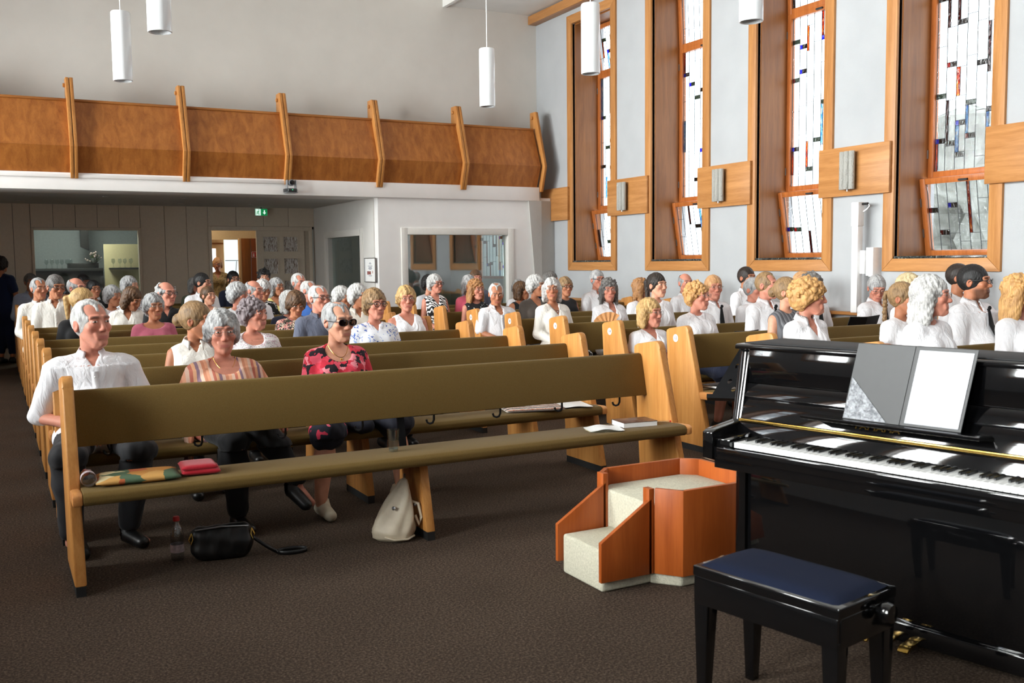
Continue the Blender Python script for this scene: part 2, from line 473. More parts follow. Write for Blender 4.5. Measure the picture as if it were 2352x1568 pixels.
def make_window(name, label, y0, y1, seed, detail=True):
    t = struct(thing(name), label)
    zb, zt = 1.345, 5.42; iw = .137
    def P(nm, poly, a, b, ax, mat):  # mitred boards
        g = G(); g.prism(poly, a, b, ax); obj(nm, g, mat, t, bevel=.004)
    x0, x1 = XW - .032, XW + .04
    P('casing_board', [(y0, zb), (y0, zt), (y0 + iw, zt - iw), (y0 + iw, zb + iw)], x0, x1, 'x', M_CAS)
    P('casing_board', [(y1, zb), (y1, zt), (y1 - iw, zt - iw), (y1 - iw, zb + iw)], x0, x1, 'x', M_CAS)
    P('casing_board', [(y0, zb), (y1, zb), (y1 - iw, zb + iw - .004), (y0 + iw, zb + iw - .004)], x0, x1, 'x', M_CASY)
    P('casing_board', [(y0, zt), (y1, zt), (y1 - iw, zt - iw), (y0 + iw, zt - iw)], x0, x1, 'x', M_CASY)
    a, b, zb2, zt2 = y0 + iw, y1 - iw, zb + iw, zt - iw
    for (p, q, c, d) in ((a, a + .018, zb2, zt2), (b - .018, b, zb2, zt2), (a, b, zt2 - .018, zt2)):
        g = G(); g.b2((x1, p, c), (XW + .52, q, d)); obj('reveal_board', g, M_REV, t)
    g = G(); g.b2((XW - .02, a + .004, zb2 - .012), (XW + .52, b - .004, zb2 + .022)); obj('marble_sill', g, M_MARB, t, bevel=.003)
    a += .018; b -= .018; zb2 += .022; zt2 -= .018
    XS = XW + .50
    # lights: bottom hopper (tilted in), main, top
    for k, (c, d, tilt) in enumerate(((zb2, 2.33, .16), (2.33, 4.5, 0), (4.5, zt2, .05 if seed != 1 else .14))):
        fr = G()
        s = .062
        for (p, q, e, f) in ((a, a + s, c, d), (b - s, b, c, d), (a + s, b - s, c, c + s), (a + s, b - s, d - s, d)):
            fr.b2((XS - .035, p, e), (XS + .035, q, f))
        sash = obj('sash', fr, M_SASH, t, bevel=.004)
        came_and_panes(sash, b - a - 2 * s, d - c - 2 * s, a + s, c + s, XS, seed * 10 + k, detail)
        if detail and k < 2:
            for zz in (c + .25, d - .25):
                g = G(); g.tube([(XS - .042, b - .004, zz - .045), (XS - .042, b - .004, zz + .045)], .008, 6); obj('hinge', g, M_METAL, sash)
            g = G(); g.b2((XS - .06, (a + b) / 2 - .05, d - .05), (XS - .035, (a + b) / 2 + .05, d - .03)); obj('latch', g, M_BLACK, sash)
        if tilt:
            M = Matrix.Translation((XS, 0, c)) @ Matrix.Rotation(-tilt, 4, 'Y') @ Matrix.Translation((-XS, 0, -c))
            sash.matrix_local = M
    return t
for i, (a, b) in enumerate(WIN):
    lab = ['stained-glass window of the right wall, farthest behind the camera', 'stained-glass window of the right wall, level with the piano', 'stained-glass window nearest the right edge, beyond the last oak panel', 'tall stained-glass window farthest right, its lower panes grey',
           'third tall stained-glass window from the back corner', 'second tall stained-glass window from the back corner', 'tall stained-glass window next to the back corner'][i]
    make_window('window_%d' % (7 - i), lab, a, b, 1 if i == 6 else i, detail=i > 2)
lw = make_window('window_12', 'stained-glass window in the wall opposite', -.69, .69, 9, detail=False)
for k, c in enumerate(WINL):
    q = lw if k == 0 else copy_tree(lw)
    q['group'] = 'windows of the opposite wall'
    q.matrix_world = Matrix.Translation((XL + XW, c, .05)) @ Matrix.Rotation(PI, 4, 'Z')
    q.name = 'window_%d' % (12 + k)
# window of the side room
t = struct(thing('window_11'), 'stained-glass window seen through the interior window')
fr = G()
for (p, q, e, f) in ((15.85, 15.90, 1.18, 2.95), (16.95, 17.0, 1.18, 2.95), (15.90, 16.95, 1.18, 1.23), (15.90, 16.95, 2.90, 2.95)): fr.b2((XW + .05, p, e), (XW + .12, q, f))
s_ = obj('sash', fr, M_SASH, t, bevel=.004)
came_and_panes(s_, 1.05, 1.67, 15.90, 1.23, XW + .08, 77)
# oak panels with wall lamps between the windows
M_SGL = None
def sconce_glass():
    m, h, p = base('ribbed_sconce_glass')
    p.inputs['Base Color'].default_value = (*s2l((178, 177, 170)), 1)
    p.inputs['Roughness'].default_value = .12; p.inputs['Transmission Weight'].default_value = .12; p.inputs['IOR'].default_value = 1.45
    bump(h, p, noise(h, coords(h, (1, 1, .6)), 70, 4, .6), .9, .02)
    return m
M_SGL = sconce_glass()
PAN = [(13.45, 14.415), (11.29, 12.30), (9.16, 10.17), (7.055, 8.035), (5.02, 5.955)]
for k, (a, b) in enumerate(PAN):
    g = G(); g.b2((XW - .075, a, 2.17), (XW - .001, b, 2.705))
    struct(obj('trim_%d' % (4 + k), g, M_CASY, bevel=.006), 'oak panel between the windows, ' + ['next to the gallery end', 'with the farthest wall lamp', 'with the middle wall lamp', 'with the nearest wall lamp', 'at the right edge of the view'][k])
    if k in (1, 2, 3):
        c = (a + b) / 2 + (.02 if k != 1 else .04)
        s = tag(thing('wall_sconce', loc=(XW - .075, c, 2.44)), 'ribbed glass wall lamp on the ' + ['', 'oak panel nearest the back corner', 'middle oak panel between windows', 'oak panel nearest the piano'][k], 'lamp', 'wall lamps on the oak panels')
        g = G(); g.b2((-.03, -.06, -.17), (-.001, .06, .17)); obj('back_plate', g, M_METAL, s, bevel=.003)
        for j in (-1, 0, 1):
            g = G(); g.lathe([(.030, -.205), (.034, -.2), (.034, .2), (.030, .205)], 14, (-.067 if j == 0 else -.06, j * .066, 0)); obj('glass_tube', g, M_SGL, s, smooth=True)
        g = G(); g.lathe([(.012, -.225), (.012, -.19)], 10, (-.05, 0, 0)); obj('end_knob', g, M_METAL, s, smooth=True)
# ledge along the window wall
g = G(); g.b2((XW - .10, YF, .865), (XW - .002, 13.95, .9)); struct(obj('trim_9', g, M_CASY, bevel=.005), 'narrow oak ledge along the window wall')
# ================================================================ gallery parapet
gp = tag(thing('gallery_parapet', loc=(0, 0, 0)), 'folded oak parapet of the gallery with six paired posts', 'parapet')
PXR = [3.882 + 1.411 * (k - 3) for k in range(-1, 7)]     # right edge of every post
def slab(x0, x1, p, q, t):
    """thin board between profile points p (bottom) and q (top), thickness t behind"""
    d = Vector((q[0] - p[0], q[1] - p[1])).normalized(); n = Vector((d.y, -d.x))
    if n.x < 0: n = -n
    g = G(); g.prism([p, q, (q[0] + n.x * t, q[1] + n.y * t), (p[0] + n.x * t, p[1] + n.y * t)], x0, x1, 'x'); return g
bays = list(zip(PXR[:-1], PXR[1:]))
for a, b in bays:
    x0, x1 = a - .005, b - .085
    obj('upper_panel', slab(x0, x1, (13.835, 3.057), (14.075, 3.665), .03), M_OAK, gp)
    obj('lower_panel', slab(x0, x1, (13.965, 2.705), (13.835, 3.055), .03), M_OAK, gp)
    g = G(); g.b2((x0, 14.06, 3.662), (x1, 14.13, 3.695)); obj('rail', g, wood('oak_rail', (140, 84, 36), (184, 122, 62), 'x', 1.3), gp, bevel=.004)
POST = [(13.90, 2.645), (13.765, 3.045), (14.055, 3.965), (14.08, 3.975), (14.25, 3.975), (14.25, 3.70), (13.93, 3.05), (13.985, 2.645)]
for k, xr in enumerate(PXR):
    last = k == len(PXR) - 1
    for (x0, x1) in (((xr - .045, xr),) if last else ((xr - .092, xr - .050), (xr - .042, xr))):
        g = G(); g.prism(POST, x0, x1, 'x'); pl = obj('post', g, M_OAKP, gp, bevel=.004)
    g = G(); g.lathe([(.028, 0), (.028, .025), (.02, .03)], 8, M=Matrix.Translation((x0 - .048 if not last else x0, 14.16, 3.88)) @ Matrix.Rotation(-PI / 2, 4, 'Y')); obj('plug', g, M_OAKP, gp)
# ================================================================ camera on the beam
t = tag(thing('video_camera', loc=(3.86, 13.82, 2.53)), 'small grey pan-tilt video camera on the white gallery beam', 'camera')
M_CAMG = plain('camera_grey', (150, 154, 158), .35, .5, var=4)
M_CAMD = plain('camera_dark', (34, 36, 38), .3, var=3)
g = G(); g.prism([(-.095, .02), (-.06, -.07), (.06, -.07), (.095, .02), (.095, .09), (-.095, .09)], 0, .05, 'z'); obj('base', g, M_CAMD, t, bevel=.006)
g = G(); g.box((0, .02, -.006), (.17, .15, .012)); obj('shelf', g, M_CAMG, t, bevel=.004)
for s in (-1, 1):
    g = G(); g.box((s * .062, 0, .11), (.02, .075, .13)); obj('yoke_arm', g, M_CAMG, t, bevel=.008)
g = G(); g.lathe([(.03, -.05), (.045, -.04), (.048, .03), (.04, .05)], 18, M=Matrix.Translation((0, 0, .135)) @ Matrix.Rotation(PI / 2, 4, 'X')); obj('head', g, M_CAMG, t, smooth=True)
g = G(); g.lathe([(.034, 0), (.034, .012), (.026, .014)], 18, M=Matrix.Translation((0, -.045, .135)) @ Matrix.Rotation(PI / 2, 4, 'X')); obj('lens', g, plain('lens_black', (8, 8, 10), .08, var=1), t, smooth=True)
g = G(); g.ball((.0, -.072, .03), .006, 8); obj('status_light', g, glow('green_led', (60, 230, 150), 1.2), t)
# ================================================================ exit sign
t = tag(thing('exit_sign', loc=(4.244, 17.18, 2.42)), 'green illuminated emergency exit sign above the doorway', 'sign')
g = G(); g.box((0, 0, 0), (.225, .03, .13)); obj('housing', g, M_WHITEP, t, bevel=.003)
g = G(); g.box((0, -.0165, 0), (.214, .002, .118)); obj('face', g, glow('exit_green', (20, 150, 84), .55), t)
M_SIGNW = glow('sign_white', (225, 250, 240), .9)
g = G(); g.box((-.055, -.018, 0), (.09, .002, .112)); obj('door_symbol', g, M_SIGNW, t)
fig = G()
for a, b, r in (((-.05, .022), (-.06, -.012), .008), ((-.06, -.012), (-.04, -.028), .006), ((-.04, -.028), (-.045, -.048), .006), ((-.06, -.012), (-.075, -.03), .006), ((-.075, -.03), (-.092, -.032), .005), ((-.052, .018), (-.034, .004), .005), ((-.052, .018), (-.072, .008), .005), ((-.072, .008), (-.08, -.01), .005)):
    fig.tube([(a[0], -.0195, a[1]), (b[0], -.0195, b[1])], r, 6)
fig.ball((-.044, -.0195, .038), .010, 8)
obj('running_figure', fig, glow('exit_green', (20, 150, 84), .55), t)
g = G(); g.prism([(.045, .035), (.045, -.005), (.025, -.005), (.055, -.04), (.085, -.005), (.065, -.005), (.065, .035)], -.0195, -.0165, 'y'); obj('arrow', g, M_SIGNW, t)
g = G(); g.box((0, .0, .0725), (.02, .02, .022)); obj('bracket', g, M_BLACK, t)
# ================================================================ doorway, sliding door, corridor
df = struct(thing('door_1'), 'grey doorway frame in the taupe wall')
for (a, b, c, d) in ((3.335, 3.385, 0, 2.17), (5.12, 5.168, 0, 2.17), (3.385, 5.12, 2.10, 2.17)):
    g = G(); g.b2((a, 17.215, c), (b, 17.36, d)); obj('frame_board', g, M_TAUPE, df, bevel=.004)
dr = struct(thing('door_2'), 'taupe sliding door with small textured glass panes')
panes = [(4.285, 4.54), (4.65, 4.905)]; rows = [(1.73, 1.99), (1.33, 1.60), (.93, 1.20)]
g = G()
xs = [4.165, 4.285, 4.54, 4.65, 4.905, 5.03]; zs = [0.01, .93, 1.20, 1.33, 1.60, 1.73, 1.99, 2.10]
for i in range(5):
    for j in range(7):
        if i in (1, 3) and j in (1, 3, 5): continue
        g.b2((xs[i], 17.255, zs[j]), (xs[i + 1], 17.30, zs[j + 1]))
obj('leaf', g, M_TAUPE, dr)
g = G(); g.b2((5.03, 17.27, .01), (5.12, 17.32, 2.1)); obj('leaf_end', g, plain('shaded_taupe', (196, 186, 170), .7, var=3), dr)  # wall taupe darkened, shade at the leaf end put into the colour
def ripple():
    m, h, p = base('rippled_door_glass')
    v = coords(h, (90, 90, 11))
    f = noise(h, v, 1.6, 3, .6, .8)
    h.link(ramp(h, f, [(.42, (120, 96, 76)), (.50, (216, 210, 204)), (.60, (250, 250, 250))]), p.inputs['Base Color'])  # pale streaks paint in the corridor light behind the rippled glass
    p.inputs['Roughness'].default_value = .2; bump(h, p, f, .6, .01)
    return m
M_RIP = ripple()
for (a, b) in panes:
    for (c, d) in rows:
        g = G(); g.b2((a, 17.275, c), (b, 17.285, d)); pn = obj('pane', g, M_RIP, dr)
        g = G(); s = .014
        for q in ((a - s, b + s, c - s, c), (a - s, b + s, d, d + s), (a - s, a, c, d), (b, b + s, c, d)): g.b2((q[0], 17.243, q[2]), (q[1], 17.256, q[3]))
        obj('bead', g, M_TAUPE, pn)
M_CREAM = plain('cream_wall', (206, 178, 130), .8, var=3)
g = G(); g.b2((3.0, 20.6, 0), (6.0, 20.7, 2.7)); g.b2((3.0, 19.2, 1.99), (5.2, 19.3, 2.7)); g.b2((2.9, 17.4, 0), (3.0, 20.7, 2.7)); struct(obj('wall_back', g, M_CREAM), 'cream corridor wall seen through the doorway')
g = G(); g.b2((2.9, 17.4, 2.6), (6.0, 20.7, 2.7)); struct(obj('ceiling', g, M_CEIL), 'corridor ceiling')
M_DOORL = wood('light_door_wood', (196, 150, 98), (226, 184, 132), 'z', 1)
M_DOORD = wood('brown_door_wood', (120, 66, 22), (160, 94, 40), 'z', 1)
d3 = struct(thing('door_3'), 'light wooden corridor door with narrow lit pane')
g = G(); g.b2((3.62, 20.50, 0), (4.26, 20.56, 2.05)); obj('leaf', g, M_DOORL, d3, bevel=.003)
g = G(); g.b2((3.98, 20.485, .6), (4.10, 20.51, 1.84)); obj('lit_pane', g, glow('daylit_pane', (246, 246, 255), 1.6), d3)
g = G(); g.b2((3.95, 20.48, 1.93), (4.26, 20.50, 1.96)); obj('moulding', g, M_DOORD, d3)
w10 = struct(thing('window_17'), 'bright corridor glazing with push bar')
g = G(); g.b2((4.28, 20.52, .05), (4.56, 20.54, 2.03)); obj('glass_field', g, glow('daylit_glazing', (222, 240, 246), 1.1), w10)
g = G(); g.b2((4.29, 20.49, 1.585), (4.555, 20.515, 1.60)); obj('push_bar', g, M_METAL, w10)
g = G(); g.tube([(4.525, 20.50, 1.58), (4.47, 20.5, 1.0)], .012, 6); obj('stay_rod', g, M_METAL, w10)
d4 = struct(thing('door_4'), 'dark brown wooden corridor door and jamb')
for (a, b, mm) in ((4.15, 4.20, M_DOORL), (4.20, 4.375, M_DOORD), (4.385, 5.2, wood('red_brown_door', (112, 54, 24), (146, 76, 38), 'z', 1))):
    g = G(); g.b2((a, 18.6, 0), (b, 18.66, 2.0)); obj('leaf' if a > 4.3 else 'jamb', g, mm, d4, bevel=.004)
t = tag(thing('fire_sign', loc=(4.455, 18.585, 1.69)), 'small red and white fire safety sign on the brown door', 'sign')
g = G(); g.box((0, 0, 0), (.13, .006, .11)); obj('plate', g, M_SIGNW if False else plain('sign_plate_white', (235, 230, 225), .4), t)
g = G(); g.box((0, -.004, 0), (.12, .003, .1)); obj('red_field', g, plain('fire_red', (176, 28, 24), .4), t)
g = G(); g.box((-.03, -.0065, -.015), (.022, .002, .05)); g.prism([(-.042, .015), (-.018, .015), (-.03, .035)], -.0075, -.0055, 'y'); obj('flame_symbol', g, plain('sign_plate_white', (235, 230, 225), .4), t)
g = G(); g.box((.03, -.0065, 0), (.03, .002, .06)); obj('hose_symbol', g, plain('sign_plate_white', (235, 230, 225), .4), t)
t = tag(thing('ceiling_light', loc=(3.45, 18.4, 2.56)), 'bright flat ceiling light in the corridor beyond the doorway', 'lamp')
g = G(); g.box((0, 0, 0), (.5, .3, .06)); obj('diffuser', g, glow('corridor_lamp', (255, 248, 240), 16), t, bevel=.01)
g = G(); g.box((0, 0, .035), (.53, .33, .02)); obj('housing', g, M_WHITEP, t)
# ================================================================ kitchen behind the interior window
g = G(); g.b2((XL, 19.4, 0), (2.9, 19.5, 2.7)); g.b2((2.6, 17.4, 0), (2.7, 19.5, 2.7)); struct(obj('wall_back', g, plain('kitchen_grey_wall', (166, 172, 172), .6, var=4)), 'grey kitchen wall behind the interior window')
g = G(); g.b2((XL, 17.4, 2.6), (2.9, 19.5, 2.7)); struct(obj('ceiling', g, M_CEIL), 'kitchen ceiling')
t = tag(thing('kitchen_board', loc=(2.06, 18.35, .0)), 'tall cream coloured board inside the kitchen window', 'board')
g = G(); g.b2((-.31, 0, 0), (.34, .03, 1.885)); obj('board', g, plain('cream_board', (236, 220, 172), .5, var=3), t, bevel=.003)
t = tag(thing('kitchen_counter', loc=(1.0, 18.8, 0)), 'dark kitchen counter with raised shelf behind the glass', 'counter')
M_DARKC = plain('dark_cabinet', (52, 52, 50), .4, var=4)
g = G(); g.b2((-1.2, -.25, 0), (.75, .35, 1.42)); obj('cabinet', g, M_DARKC, t, bevel=.004)
g = G(); g.b2((-1.25, -.30, 1.42), (.75, .38, 1.47)); obj('shelf', g, plain('dark_worktop', (66, 66, 64), .3, var=4), t, bevel=.004)
g = G(); g.b2((.2, .0, 1.47), (.7, .3, 1.56)); obj('raised_shelf', g, M_DARKC, t, bevel=.004)
M_DRINK = glassy('drinking_glass', (235, 240, 240), .12, 0)
wg = None
for k, (x, y) in enumerate(((.03, 0), (.12, .06), (.2, -.02), (.28, .05), (.36, -.03), (.42, .05), (1.07, -.5), (1.18, -.5), (1.26, -.5), (1.36, -.5))):
    if wg is None:
        wg = thing('wine_glass')
        g = G(); g.lathe([(.028, 0), (.028, .003), (.004, .008), (.004, .06), (.02, .075), (.034, .1), (.03, .14), (.024, .155)], 12, cap=False); obj('bowl', g, M_DRINK, wg, smooth=True)
        q = wg
    else: q = copy_tree(wg)
    q.location = (.82 + x + (.0 if k < 6 else .0), 18.75 + y, 1.47 if k < 6 else 1.475)
    if k >= 6: q.location.y = 18.27
    tag(q, 'small round wine glass on the dark kitchen shelf' if k < 6 else 'wine glass standing in front of the cream board', 'glass', 'glasses left of the flowers' if k < 6 else 'glasses by the cream board')
g = G(); g.b2((1.82, 18.2, 1.44), (2.36, 18.34, 1.47)); tag(obj('wall_shelf', g, M_DARKC, None), 'narrow shelf carrying wine glasses before the cream board', 'shelf')
t = tag(thing('flower_arrangement', loc=(1.63, 18.75, 1.56)), 'bouquet of pale flowers and spiky leaves in the kitchen', 'flowers')
rf = random.Random(5); g = G(); g2 = G()
for i in range(70):
    a = rf.uniform(0, 2 * PI); e = rf.uniform(.1, 1.5); L = rf.uniform(.12, .22)
    p = Vector((math.cos(a) * math.cos(e), math.sin(a) * math.cos(e), math.sin(e))) * L
    q = p.cross(Vector((0, 0, 1))).normalized() * .008
    g.raw([tuple(q * .4), tuple(p * .6 + q), tuple(p), tuple(p * .6 - q)], [(0, 1, 2, 3)])
    if i % 4 == 0: g2.ball(tuple(p * .95), .016, 6)
obj('leaves', g, plain('leaf_green', (86, 104, 60), .6), t); obj('blossoms', g2, plain('pale_pink_petals', (214, 190, 184), .7), t)['kind'] = 'stuff'
g = G(); g.lathe([(.04, 0), (.06, .04), (.05, .09)], 12, (0, 0, 0)); obj('vase', g, plain('grey_vase', (110, 112, 110), .4), t, smooth=True)
t = tag(thing('extractor_duct', loc=(1.48, 18.9, 0)), 'dark vertical extractor duct hanging in the kitchen', 'duct')
g = G(); g.prism([(-.06, 1.85), (.08, 1.78), (.07, 2.6), (-.06, 2.6)], -.08, .08, 'y'); obj('duct', g, M_DARKC, t, bevel=.01)
t = tag(thing('ceiling_light', loc=(1.2, 17.95, 2.57)), 'added fill light under the kitchen ceiling, out of view', 'lamp')  # unseen lamp, added to brighten the kitchen and its cream board
g = G(); g.box((0, 0, 0), (.6, .4, .05)); obj('diffuser', g, glow('kitchen_fill_light', (255, 250, 240), 30), t, bevel=.01)
g = G(); g.box((0, 0, .03), (.63, .43, .02)); obj('housing', g, M_WHITEP, t)
# ================================================================ notice, column loudspeaker, pendants, downlights
t = tag(thing('framed_notice', loc=(5.215, 14.30, 1.39)), 'framed notice sheet on the recess side wall', 'notice')
g = G()
for q in ((-.245, -.235, -.19, .19), (.235, .245, -.19, .19), (-.245, .245, .18, .19), (-.245, .245, -.19, -.18)): g.b2((-.02, q[0], q[2]), (0, q[1], q[3]))
obj('frame', g, M_METAL, t)
g = G(); g.b2((-.008, -.236, -.181), (0, .236, .181)); obj('sheet', g, M_PAPER, t)
M_INK = plain('grey_ink', (96, 100, 120), .8, var=3)
for z, w_ in ((.115, .05), (.098, .10), (.062, .20), (.04, .14), (.026, .16), (.012, .10), (-.088, .14)):
    g = G(); g.b2((-.0095, -w_ / 2, z - .004), (-.008, w_ / 2, z + .004)); obj('text_line', g, M_INK, t)
g = G(); g.b2((-.0095, -.03, -.07), (-.008, .14, -.018)); obj('picture', g, plain('notice_picture', (130, 66, 58), .7, var=60, scale=60), t)
g = G(); g.b2((-.0095, -.12, -.05), (-.008, -.09, -.012)); obj('stamp', g, plain('notice_stamp', (196, 150, 140), .7), t)
t = tag(thing('column_loudspeaker', loc=(8.22, 7.385, .9)), 'slim white column loudspeaker on a wall bracket', 'loudspeaker')
g = G(); g.b2((-.04, -.042, 0), (.04, .042, .93)); obj('column', g, M_WHITEP, t, bevel=.008)
g = G(); g.b2((-.045, -.048, .93), (.045, .048, 1.185)); obj('upper_box', g, M_WHITEP, t, bevel=.006)
g = G(); g.tube([(.02, -.048, 1.165), (.02, -.12, 1.165)], .014, 8); obj('socket', g, M_BLACK, t)
g = G(); g.tube([(.03, -.118, 1.16), (.03, -.13, 1.14), (.03, -.10, 1.11), (.03, -.05, 1.085)], .006, 6); obj('cable', g, M_WHITEP, t)
g = G(); g.b2((.0, -.10, .42), (.03, -.042, .67)); obj('bracket_arm', g, M_WHITEP, t, bevel=.003)
g = G(); g.tube([(.03, -.125, .40), (.03, -.125, .70)], .02, 10); obj('bracket_hinge', g, M_WHITEP, t, smooth=True)
g = G(); g.b2((.03, -.19, .39), (.158, -.13, .70)); obj('wall_plate', g, M_WHITEP, t, bevel=.003)
M_SHADE = None
def shade():
    m, h, p = base('white_glass_shade')
    p.inputs['Base Color'].default_value = (*s2l((226, 228, 230)), 1); p.inputs['Roughness'].default_value = .12
    p.inputs['Emission Color'].default_value = (1, 1, 1, 1); p.inputs['Emission Strength'].default_value = .0
    p.inputs['Coat Weight'].default_value = .4
    return m
M_SHADE = shade()
pend = None
for k, (x, y, zb) in enumerate(((1.025, 8.58, 3.0), (1.04, 6.72, 3.0), (4.34, 8.50, 3.0), (4.36, 6.69, 3.0), (4.36, 4.81, 3.0))):
    if pend is None:
        q = pend = thing('pendant_lamp')
        g = G(); g.lathe([(.072, .0), (.077, .004), (.077, .545), (.07, .555), (.01, .557)], 28, cap=False); g.lathe([(.066, .004), (.066, .54)], 28, cap=False); g.lathe([(.066, .004), (.072, 0)], 28, cap=False)
        obj('shade', g, M_SHADE, q, smooth=True)
        g = G(); g.tube([(0, 0, .55), (0, 0, 3.6)], .004, 6); obj('cable', g, M_WHITEP, q)
        g = G(); g.lathe([(.05, 3.57), (.05, 3.598)], 14); obj('ceiling_rose', g, M_WHITEP, q, smooth=True)
        g = G(); g.lathe([(.02, .44), (.02, .55)], 12); obj('socket', g, M_WHITEP, q)
        g = G(); g.ball((0, 0, .38), (.03, .03, .05), 10); obj('bulb', g, M_SHADE, q, smooth=True)
    else: q = copy_tree(pend)
    q.location = (x, y, zb)
    tag(q, 'white cylinder pendant lamp ' + ['hanging lowest at upper left', 'at the top edge left of centre', 'hanging before the pale wall near the gallery end', 'hanging before the window next to the back corner', 'cut by the top edge above the second oak panel'][k], 'lamp', 'white pendant lamps')
dl = None
for k, (x, y) in enumerate(((.4, 15.2), (1.5, 15.2), (2.6, 15.2), (3.75, 15.2), (.4, 16.4), (1.6, 16.4), (2.75, 16.4), (3.9, 16.4))):
    if dl is None:
        q = dl = thing('downlight')
        g = G(); g.lathe([(.05, 0), (.06, -.004), (.06, .0)], 16); obj('ring', g, M_METAL, q)
        g = G(); g.lathe([(.045, -.003), (.02, -.001)], 16); obj('lens', g, M_WHITEP, q)
    else: q = copy_tree(dl)
    q.location = (x, y, 2.504)
    tag(q, 'small recessed spot in the grey ceiling under the gallery', 'lamp', 'recessed spots under the gallery')
# trees outside, seen through the window farthest right
M_LEAF = plain('outdoor_foliage', (122, 122, 114), .9, var=26, scale=3)
for k, (x, y, r, h_) in enumerate(((15.5, 10.4, 1.3, 3.7), (19.0, 13.6, 1.2, 3.0))):
    t = tag(thing('tree', loc=(x, y, -.5)), ['grey-green tree crown outside the rightmost window', 'lower tree outside beside the taller crown'][k], 'tree')
    g = G(); rt = random.Random(k)
    for i in range(26):
        a = rt.uniform(0, 2 * PI); q = rt.uniform(0, 1) ** .5 * r; z = rt.uniform(1.2, h_)
        g.ball((q * math.cos(a), q * math.sin(a), z), rt.uniform(.5, .9), 8)
    obj('crown', g, M_LEAF, t, smooth=True)['kind'] = 'stuff'
    g = G(); g.tube([(0, 0, 0), (0, 0, 2.5)], .14, 8); obj('trunk', g, M_DOORD, t)
# ================================================================ pews
def fabric(name, rgb, var=8, sheen=.3, folds=0):
    m, h, p = base(name)
    v = coords(h)
    f = noise(h, v, 420, 2, .7)
    lo = tuple(c - var for c in rgb); hi = tuple(c + var for c in rgb)
    h.link(ramp(h, f, [(.35, lo), (.65, hi)]), p.inputs['Base Color'])
    p.inputs['Roughness'].default_value = .85; p.inputs['Sheen Weight'].default_value = sheen; p.inputs['Specular IOR Level'].default_value = .25
    bump(h, p, f, .25, .003)
    if folds:
        b2 = h.add('ShaderNodeBump', Strength=folds, Distance=.03)
        h.link(noise(h, coords(h, (1, 1, .45)), 11, 3, .55, 1.6), b2.inputs['Height'])
        b1 = [q for q in h.n if q.type == 'BUMP' and q != b2][0]
        h.link(b2.outputs['Normal'], b1.inputs['Normal'])
    return m
M_OLIVE = fabric('olive_upholstery', (106, 84, 40), 7, .04)
M_PEW = wood('pew_ash', (172, 110, 50), (208, 148, 82), 'z', 1.6, rough=.4)
M_HOOK = plain('black_metal', (16, 16, 18), .35, .6, var=3)
M_STICK = plain('white_sticker', (245, 245, 245), .5, var=1)
PL = 3.49
def build_pew():
    t = thing('pew')
    def endp(x0, x1):
        n = 5
        pts = [(-.445, .045), (-.19, .92)]
        for i in range(n + 1):
            a = i / n; pts.append((-.19 + .055 * a * a * .9 + .0 * a, .92 + .052 * math.sin(a * PI / 2)))
        pts += [(.055, .942), (.085, .928), (.09, .91), (.02, .045)]
        g = G(); g.prism(pts, x0, x1, 'x'); o = obj('end_panel', g, M_PEW, t, bevel=.008)
        g = G(); g.prism([(-.447, 0), (-.445, .046), (.02, .046), (.018, 0)], x0 + .004, x1 - .004, 'x'); obj('foot', g, M_BLACK, o)
        return o
    endp(0, .05); endp(PL - .05, PL)
    g = G(); g.prism([(-.060, .615), (-.003, .862), (.008, .880), (.030, .884), (.046, .872), (.048, .855), (-.006, .615)], .05, PL - .05, 'x'); obj('backrest', g, M_OLIVE, t, bevel=.006)
    g = G(); g.prism([(-.455, .412), (-.468, .43), (-.468, .456), (-.452, .474), (-.40, .478), (-.05, .452), (-.05, .405)], .05, PL - .05, 'x'); obj('seat', g, M_OLIVE, t, bevel=.006)
    for x0, x1 in ((.004, .05), (PL - .05, PL - .004)):
        g = G(); g.prism([(-.466, .415), (-.466, .465), (-.44, .474), (-.31, .468), (-.31, .41)], x0, x1, 'x'); obj('seat_cap', g, wood('seat_cap_ash', (180, 112, 58), (212, 150, 88), 'y', 2), t, bevel=.012)
    xm = PL / 2
    g = G(); g.prism([(-.43, .045), (-.335, .41), (-.06, .405), (-.02, .045)], xm - .025, xm + .025, 'x'); o = obj('middle_support', g, M_PEW, t, bevel=.006)
    g = G(); g.prism([(-.432, 0), (-.43, .046), (-.02, .046), (-.018, 0)], xm - .021, xm + .021, 'x'); obj('foot', g, M_BLACK, o)
    g = G(); g.prism([(-.06, .42), (-.045, .42), (.005, .66), (-.01, .66)], xm - .02, xm + .02, 'x'); obj('bracket', g, M_HOOK, t)
    hook = None
    for i in range(8):
        x = .22 + i * .435
        if abs(x - xm) < .1: continue
        if hook is None:
            g = G(); g.tube([(0, .0, .66), (0, .0, .575), (0, .008, .558), (0, .024, .552), (0, .04, .558), (0, .046, .575)], .0065, 6); hook = g.mesh('coat_hook', smooth=True)
        h = link('coat_hook', hook, M_HOOK, t, (x, 0, 0), (0, 0, .9))
    return t
pew0 = build_pew()
ORD = ['front', 'second', 'third', 'fourth', 'fifth', 'sixth', 'seventh', 'eighth', 'ninth', 'tenth', 'eleventh', 'twelfth', 'thirteenth']
LY = [5.084 + .927 * k for k in range(13)]
RY = {k: 6.12 + .93 * k for k in range(-3, 8)}
for k, y in enumerate(LY):
    q = pew0 if k == 0 else copy_tree(pew0)
    q.location = (.26, y, 0)
    tag(q, '%s olive upholstered wooden pew of the left block' % ORD[k] + (', nearest the camera' if k == 0 else ' counted from the front'), 'pew', 'pews of the left block')
